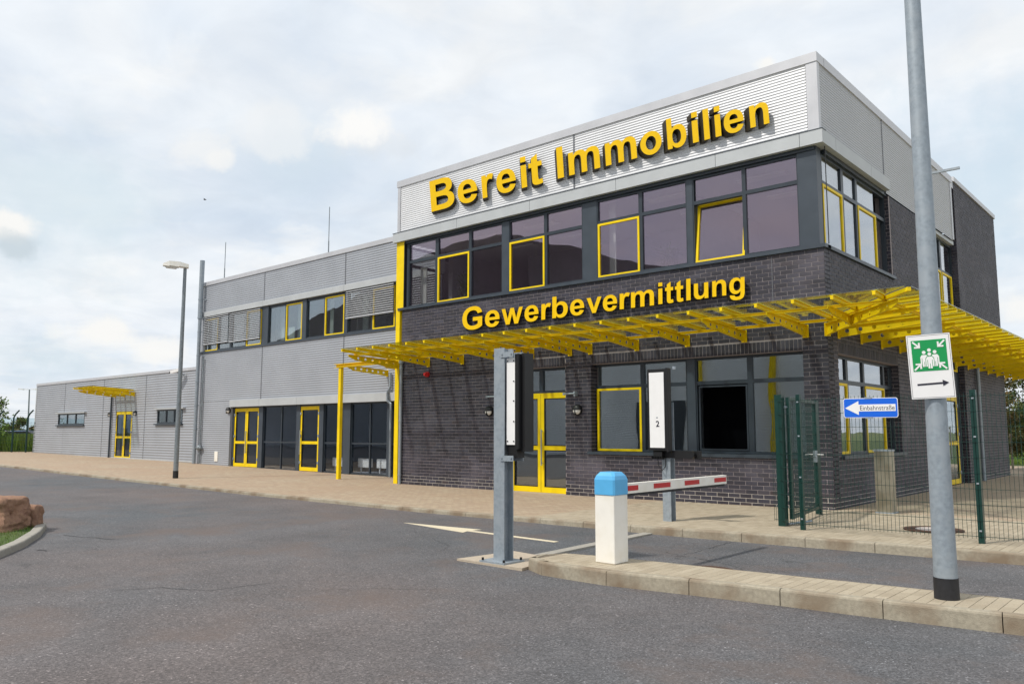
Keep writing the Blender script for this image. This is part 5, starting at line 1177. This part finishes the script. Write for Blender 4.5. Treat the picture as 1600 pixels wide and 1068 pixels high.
# mesh fence and gate
FY = 11.80
def wires(b, p0, p1, z0, z1, sp=.05, r=.0031):
    p0 = Vector(p0); p1 = Vector(p1); L_ = (p1-p0).length; d = (p1-p0)/L_; n = int(L_/sp); nr = Vector((-d.y, d.x, 0))
    for i in range(n+1):
        q = p0+d*(i*L_/n); q.z = z0; b.tube(q, q+Vector((0, 0, z1-z0)), r, n=4, caps=False)
    z = z0+.03
    while z < z1:
        for s in (-1, 1): b.tube(p0+Vector((0, 0, z))+nr*.006*s, p1+Vector((0, 0, z))+nr*.006*s, r*1.15, n=4, caps=False)
        z += .20
fn = thing('mesh_fence', (-3, FY, 0), 'dark green double wire mesh fence with square posts on the paving', 'fence')
posts_ = [(-4.72, 11.77), (-2.44, 11.88), (-.16, 11.99), (2.1, 12.1)]
for i, (x, y) in enumerate(posts_):
    b = MB(); s = .03 if i == 0 else .034
    b.box(x-s, x+s, y-s, y+s, -.05, 1.97); b.build('post', M['fence'], fn)
    b = MB()
    for z in (.15, .75, 1.35, 1.85): b.box(x-.014, x+.014, y-s-.01, y-s, z, z+.02)
    b.build('clip', M['galv'], fn)
for (x0_, y0_), (x1_, y1_) in zip(posts_, posts_[1:]):
    b = MB(); wires(b, (x0_, y0_-.035, 0), (x1_, y1_-.035, 0), .06, 1.93); b.build('mesh_panel', M['fence'], fn, kind='stuff')
b = MB(); wires(b, (-5.30, 12.12, 0), (-4.74, 11.74, 0), .06, 1.93); b.build('mesh_panel', M['fence'], fn, kind='stuff')
gt = thing('mesh_gate', (-5.14, 12.06, 0), 'dark green mesh gate standing open towards the brick wall', 'gate')
hx, hy, ex, ey = -5.14, 12.06, -5.36, 14.08
b = MB(); b.box(hx-.055, hx+.055, hy-.055, hy+.055, -.05, 1.99); b.build('hinge_post', M['fence'], gt)
b = MB()
for (xa, ya) in ((hx+.10, hy+.10), (ex, ey)): b.box(xa-.028, xa+.028, ya-.028, ya+.028, .10, 1.95)
b.bar((hx+.10, hy+.13, 1.93), (ex, ey-.03, 1.93), .05, .05); b.bar((hx+.10, hy+.13, .13), (ex, ey-.03, .13), .05, .05); b.build('gate_frame', M['fence'], gt)
b = MB(); wires(b, (hx+.10, hy+.14, 0), (ex, ey-.03, 0), .16, 1.90); b.build('wire_mesh', M['fence'], gt, kind='stuff')
b = MB(); b.box(ex-.07, ex+.02, ey+.05, ey+.11, -.05, 1.97); b.build('latch_post', M['fence'], gt)
b = MB(); b.tube((ex-.12, ey-.05, 1.03), (ex+.14, ey-.05, 1.03), .012); b.tube((ex+.14, ey-.05, 1.03), (ex+.14, ey-.17, 1.03), .012); b.tube((ex-.12, ey-.05, 1.03), (ex-.12, ey-.17, 1.03), .012); b.build('handle', M['white_sign'], gt, smooth=True)
b = MB(); b.box(ex-.03, ex+.03, ey-.08, ey-.028, .90, 1.10); b.build('lock', M['galv'], gt)
b = MB(); b.tube((hx+.06, hy+.05, .03), (hx+.2, hy+.6, .04), .018); b.tube((hx+.06, hy+.03, 1.8), (hx+.10, hy+.12, 1.8), .02); b.build('hinge', M['galv'], gt)
# one-way sign on the fence
W_ = thing('one_way_sign', (-3.7, 11.75, 1.7), 'blue one way sign with white arrow lettered Einbahnstrasse clipped to the mesh fence', 'sign')
sf2 = signframe((-3.69, 11.74, 1.755), (.02, -1, 0), 0.0); a_, h_ = .362, .137
def rrect(a, h, r): return [(sx*(a-r)+r*math.cos(t), sy*(h-r)+r*math.sin(t)) for sx, sy, t0 in ((1, 1, 0), (-1, 1, 90), (-1, -1, 180), (1, -1, 270)) for t in [math.radians(t0+k*22.5) for k in range(5)]]
b = MB(); fpoly(b, sf2, rrect(a_, h_, .03), 0, .004); b.build('plate', M['white_sign'], W_)
b = MB(); fpoly(b, sf2, rrect(a_-.008, h_-.008, .025), .004, .0015); b.build('blue_field', M['sign_blue'], W_)
b = MB(); fpoly(b, sf2, [(a_-.03, -.048), (a_-.03, .048), (-.155, .048), (-.155, .098), (-.34, 0), (-.155, -.098), (-.155, -.048)], .0056, .0015); b.build('arrow', M['white_sign'], W_)
tx = textobj('Einbahnstraße', .092, sf2(.090, -.004, .0075), (math.pi/2, 0, .02), M['sign_black'], W_, extr=.0006); tw_ = max(v.co.x for v in tx.data.vertices)-min(v.co.x for v in tx.data.vertices); tx.scale = (.455/tw_, 1, 1)
b = MB()
for s in (-1, 1): b.box(-3.76, -3.66, 11.73, 11.76, 1.755+s*.137-.012, 1.755+s*.137+.012)
b.build('clip', M['galv'], W_)
# stainless pillar
pc = thing('steel_pillar', (-4.6, 15.2, 0), 'square stainless steel pillar behind the mesh fence near the side windows', 'pillar')
b = MB(); b.box(-4.72, -4.46, 15.08, 15.36, .0, 1.08); o = b.build('body', M['stainless'], pc)
b = MB(); b.box(-4.73, -4.45, 15.07, 15.37, 1.08, 1.11); b.build('lid', M['galv'], pc)
b = MB(); b.box(-4.74, -4.44, 15.06, 15.38, .0, .02); b.build('base_plate', M['galv'], pc)
# street lamp at the kerb, left
sl = thing('street_lamp', (-24.1, 11.8, 0), 'slim grey street lamp with flat head by the kerb in front of the hall', 'lamp post')
lx, ly = -24.1, 11.78; lz = gz(lx)
b = MB(); b.tube((lx, ly, lz), (lx, ly, 6.5), .075, .05, 16); b.build('pole', M['pole'], sl, smooth=True)
b = MB(); b.tube((lx, ly, lz), (lx, ly, lz+.22), .082, .080, 16); b.build('base_sleeve', M['rubber'], sl, smooth=True)
hd = Vector((-.40, -.92, 0)); hn = Vector((.92, -.40, 0)); b = MB(); o0 = Vector((lx, ly, 6.5))
def hp(a, c, z): return tuple(o0+hd*a+hn*c+Vector((0, 0, z)))
pr = [(-.06, .02), (-.06, .14), (.62, .20), (.80, .12), (.80, .06)]
for (a0, h0), (a1, h1) in zip([(-.1, .13), (.18, .19), (.46, .19)], [(.18, .19), (.46, .19), (.64, .10)]):
    w0_, w1_ = .10 if a0 < 0 else .14, .14 if a1 < .6 else .10
    b.add([hp(a0, -w0_, .02), hp(a0, w0_, .02), hp(a1, w1_, .04), hp(a1, -w1_, .04), hp(a0, -w0_*.8, h0), hp(a0, w0_*.8, h0), hp(a1, w1_*.8, h1), hp(a1, -w1_*.8, h1)], [(3, 2, 1, 0), (4, 5, 6, 7), (0, 1, 5, 4), (1, 2, 6, 5), (2, 3, 7, 6), (3, 0, 4, 7)])
b.build('lamp_head', M['white'], sl)
b = MB(); b.add([hp(.20, -.11, .03), hp(.20, .11, .03), hp(.60, .09, .045), hp(.60, -.09, .045), hp(.26, -.08, -.03), hp(.26, .08, -.03), hp(.54, .07, -.02), hp(.54, -.07, -.02)], [(4, 5, 6, 7), (0, 1, 5, 4), (1, 2, 6, 5), (2, 3, 7, 6), (3, 0, 4, 7)]); b.build('lamp_glass', M['lampglass'], sl)

# ------------------------------------------------------------------ far left: fence, tall grass, cars, lamp, trees
def px(x, y, d):      # direction through a photograph pixel, at forward distance d
    v = F+R2*((x-800)/1253.7)-U2*((y-534)/1253.7); return Vector((0, 0, 1.42))+v*d
ff = thing('security_fence', px(20, 708, 49), 'dark green security fence with outward bent tops beside the annex', 'fence')
fb = [px(q, 706, 47+(46-q)*.02) for q in (-32, -6, 18, 40)]+[px(62, 706, 46.6)]
for p in fb:
    b = MB(); zt = 2.05+gz(p.x); b.tube((p.x, p.y, -.1), (p.x, p.y, zt), .05, n=8); q = R2*.30; b.path([(p.x, p.y, zt), (p.x+q.x*.4, p.y+q.y*.4, zt+.22), (p.x+q.x, p.y+q.y, zt+.42)], .045, 8); b.build('post', M['fence'], ff, smooth=True)
b = MB()
for a, c in zip(fb, fb[1:]): wires(b, (a.x, a.y, 0), (c.x, c.y, 0), .1, 2.0, sp=.25, r=.006)
b.build('wire_mesh', M['fence'], ff, kind='stuff')
for z in (2.15, 2.3, 2.42): 
    b = MB(); q = R2*(z-2.0)*.6
    for a, c in zip(fb, fb[1:]): b.tube((a.x+q.x, a.y+q.y, z+.2), (c.x+q.x, c.y+q.y, z+.2), .006, n=4)
    b.build('barbed_wire', M['pole'], ff)
b = MB()
for _ in range(26000):
    d = R.uniform(49, 62); X = R.uniform(-60, 64); p = px(X, 690, d); blades(b, p.x, p.y, 0., R.uniform(.7, 1.35), .035)
b.build('tall_grass', M['hay'], kind='stuff')
def car(x, y, d, m, label, rz):
    c = px(x, y, d); c.z = 0; t = thing('parked_car', c, label, 'car', 'cars parked behind the tall grass')
    ca, sa = math.cos(rz), math.sin(rz)
    def T(a, bb, z): return (c.x+a*ca-bb*sa, c.y+a*sa+bb*ca, z)
    def loft(secs, mt, name, par=t):
        b = MB(); v = []; 
        for a, w_, z0_, z1_ in secs: v += [T(a, -w_, z0_), T(a, w_, z0_), T(a, w_*.97, z1_), T(a, -w_*.97, z1_)]
        f = []
        for i in range(len(secs)-1):
            k = i*4; f += [(k+j, k+(j+1) % 4, k+4+(j+1) % 4, k+4+j) for j in range(4)]
        f += [(3, 2, 1, 0), tuple(range(len(v)-4, len(v)))]; b.add(v, f); return b.build(name, mt, par, smooth=True)
    loft([(-2.2, .80, .35, .75), (-2.0, .88, .25, .92), (-.9, .9, .25, 1.0), (1.2, .9, .25, .98), (2.0, .86, .25, .85), (2.25, .75, .35, .65)], m, 'body')
    loft([(-1.9, .74, .95, .97), (-1.4, .66, .95, 1.42), (.2, .66, .95, 1.47), (1.1, .72, .95, 1.0)], M['black'], 'windows'); loft([(-1.35, .6, 1.41, 1.46), (-.6, .62, 1.45, 1.51), (.2, .6, 1.45, 1.49)], m, 'roof')
    for a in (-1.35, 1.4):
        for s in (-.86, .86):
            b = MB(); b.tube(T(a, s-.1, .32), T(a, s+.1, .32), .32, n=16); w_ = b.build('wheel', M['rubber'], t)
car(44, 690, 70, M['car_blue'], 'grey blue car roof seen over the tall grass next to the annex', .75); car(8, 690, 76, M['car_white'], 'pale car roof seen over the tall grass at the left edge', .7)
fl2 = px(45, 660, 110); t = thing('street_lamp', (fl2.x, fl2.y, 0), 'distant twin headed parking lot lamp beyond the fence left of the annex', 'lamp post')
top_ = px(46, 608, 110)
b = MB(); b.tube((fl2.x, fl2.y, -.2), (top_.x, top_.y, top_.z), .12, .08, 10); b.build('pole', M['pole'], t, smooth=True)
for s in (-1, 1):
    b = MB(); e_ = top_+R2*.9*s; b.bar(top_+R2*.15*s, e_, .12, .08); b.bar(e_-R2*.1*s, e_+R2*.55*s+Vector((0, 0, .05)), .35, .16); b.build('lamp_head', M['white_sign'], t)

def tree(name, base, H, crown, nleaf, ls, lm, label, group=None, trunk_h=None, seed=1, clumps=26, tr=.06):
    rr = random.Random(seed); base = Vector(base); t = thing(name, base, label, 'tree', group); th = trunk_h or H*.35
    b = MB(); b.tube(base, base+Vector((rr.uniform(-.1, .1), 0, th)), tr, tr*.75, 10); top = base+Vector((0, 0, th))
    b.tube(top, base+Vector((rr.uniform(-.2, .2), rr.uniform(-.2, .2), H*.9)), tr*.75, tr*.2, 8)
    cl = []
    for i in range(clumps):
        a = rr.uniform(0, 6.28); z = rr.uniform(th*.85, H); k = (z-th*.85)/(H-th*.85); rad = crown*math.sin(math.pi*min(.98, .15+.8*k))**.8*rr.uniform(.25, 1.0)
        p = base+Vector((math.cos(a)*rad, math.sin(a)*rad, z)); cl.append((p, crown*rr.uniform(.18, .40))); s0_ = base+Vector((0, 0, max(th*.8, z-rad*.9))); b.tube(s0_, p, tr*.3, tr*.06, 5, caps=False)
    b.build('trunk', M['bark'], t, smooth=True); b = MB()
    for i in range(nleaf):
        p, r = rr.choice(cl); g = Vector((rr.gauss(0, .5), rr.gauss(0, .5), rr.gauss(0, .45)))*r; c = p+g; s = ls*rr.uniform(.6, 1.3)
        n = Vector((rr.uniform(-1, 1), rr.uniform(-1, 1), rr.uniform(-.2, 1))).normalized(); u = n.orthogonal().normalized(); v = n.cross(u); an = rr.uniform(0, 6.28); u, v = u*math.cos(an)+v*math.sin(an), v*math.cos(an)-u*math.sin(an)
        b.add([c-u*s, c+v*s*.45+n*s*.1, c+u*s, c-v*s*.45+n*s*.1], [(0, 1, 2, 3)])
    b.build('crown', lm, t); return t
p = px(1612, 715, 31); tree('young_tree', (p.x, p.y, -.05), 4.6, 1.5, 9000, .075, M['leaf'], 'young tree with green and reddish leaves beyond the brick tower at the right edge', None, 1.0, 5, 42)
sk = thing('tree_guard', (p.x, p.y, 0), 'grey wooden stake frame round the young tree at the right edge', 'tree stakes')
rails = []
for k in (-1, 0, 1):
    q = p+R2*(.75*k)-Vector((0, 0, 0)); b = MB(); b.tube((q.x, q.y, -.05), (q.x, q.y, 1.95), .045, n=8); b.build('stake', M['wood'], sk); rails.append(q)
b = MB(); b.bar((rails[0].x, rails[0].y, 1.93), (rails[2].x, rails[2].y, 1.93), .05, .09); b.build('rail', M['wood'], sk)
for k in range(2):
    q = px(1590+k*26, 700, 44+R.uniform(-3, 3)); tree('shrub', (q.x, q.y, -.3), 3.0+R.uniform(-.4, .8), 1.7, 3500, .11, M['leaf2'], ['leafy shrub behind the young tree, nearest to the brick tower', 'second leafy shrub behind the young tree at the right edge'][k], 'shrubs behind the young tree', .4, 20+k, 30)
b = MB()
for _ in range(16000):
    q = px(R.uniform(1560, 1720), 700, R.uniform(36, 48)); blades(b, q.x, q.y, -.02, R.uniform(.15, .5), .02)
b.build('meadow_grass', M['grass'], kind='stuff')
sheet([35.4, 120], lambda x: -.03, -5, 120, 'verge', M['soil'])
q = px(-38, 690, 50); tree('leaning_tree', (q.x, q.y, 0), 3.7, 1.9, 4500, .10, M['hay'], 'yellow green tree behind the fence at the left edge', None, 1.0, 31, 30)
for k, (xx, hh) in enumerate(((30, 1.9), (14, 1.4), (62, 1.3))):
    q = px(xx, 690, 128); tree('bush', (q.x, q.y, -.2), hh*1.75, 2.1, 1400, .28, M['leaf'], ['dark round bush in the distance behind the parked cars', 'low dark bush in the distance above the pale car', 'low dark bush in the distance beside the annex wall'][k], 'distant dark bushes', .6, 40+k, 16)

# ------------------------------------------------------------------ things inside the upper windows
def plant(c, h, r, seed, label, n=260):
    rr = random.Random(seed); t = thing('potted_plant', c, label, 'plant', 'indoor plants behind the upper windows'); c = Vector(c)
    b = MB(); b.tube(c, c+Vector((0, 0, .22)), .11, .15, 14); b.build('pot', M['pot'], t, smooth=True)
    b = MB(); b.tube(c+Vector((0, 0, .2)), c+Vector((0, 0, h*.7)), .015, .008, 6)
    for i in range(n):
        a = rr.uniform(0, 6.28); z = rr.uniform(.3, 1)*h; p0 = c+Vector((0, 0, z*.8)); e = p0+Vector((math.cos(a), math.sin(a), rr.uniform(-.3, .7)))*r*rr.uniform(.3, 1); w_ = Vector((-math.sin(a), math.cos(a), 0))*.018
        b.add([p0, (p0+e)/2+w_+Vector((0, 0, .04)), e, (p0+e)/2-w_+Vector((0, 0, .04))], [(0, 1, 2, 3)])
    b.build('foliage', M['houseplant'], t)
plant((-15.7, 15.75, 4.9), 1.0, .42, 3, 'green indoor plant behind the leftmost yellow sash of the upper window row')
plant((-9.2, 15.8, 4.9), .75, .45, 6, 'green indoor plant behind the middle upper windows of the brick office')

# bird
t = thing('bird', px(320, 312, 60), 'tiny dark bird flying in the sky above the grey hall', 'bird'); c = px(320, 312, 60)
b = MB(); b.ball(c, .05, 8, 6, sz=.8); b.tube(c, c+R2*.13, .045, .01, 8); b.ball(c-R2*.07+U2*.01, .028, 6, 5); b.build('body', M['skin_bird'], t, smooth=True)
for s in (-1, 1): b = MB(); b.add([c-R2*.04, c+R2*.04, c+R2*.02+U2*.08+F*.16*s, c-R2*.03+U2*.09+F*.16*s], [(0, 1, 2, 3)]); b.add([c-R2*.04-U2*.006, c+R2*.04-U2*.006, c+R2*.02+U2*.074+F*.16*s, c-R2*.03+U2*.084+F*.16*s], [(3, 2, 1, 0)]); b.build('wing', M['skin_bird'], t)
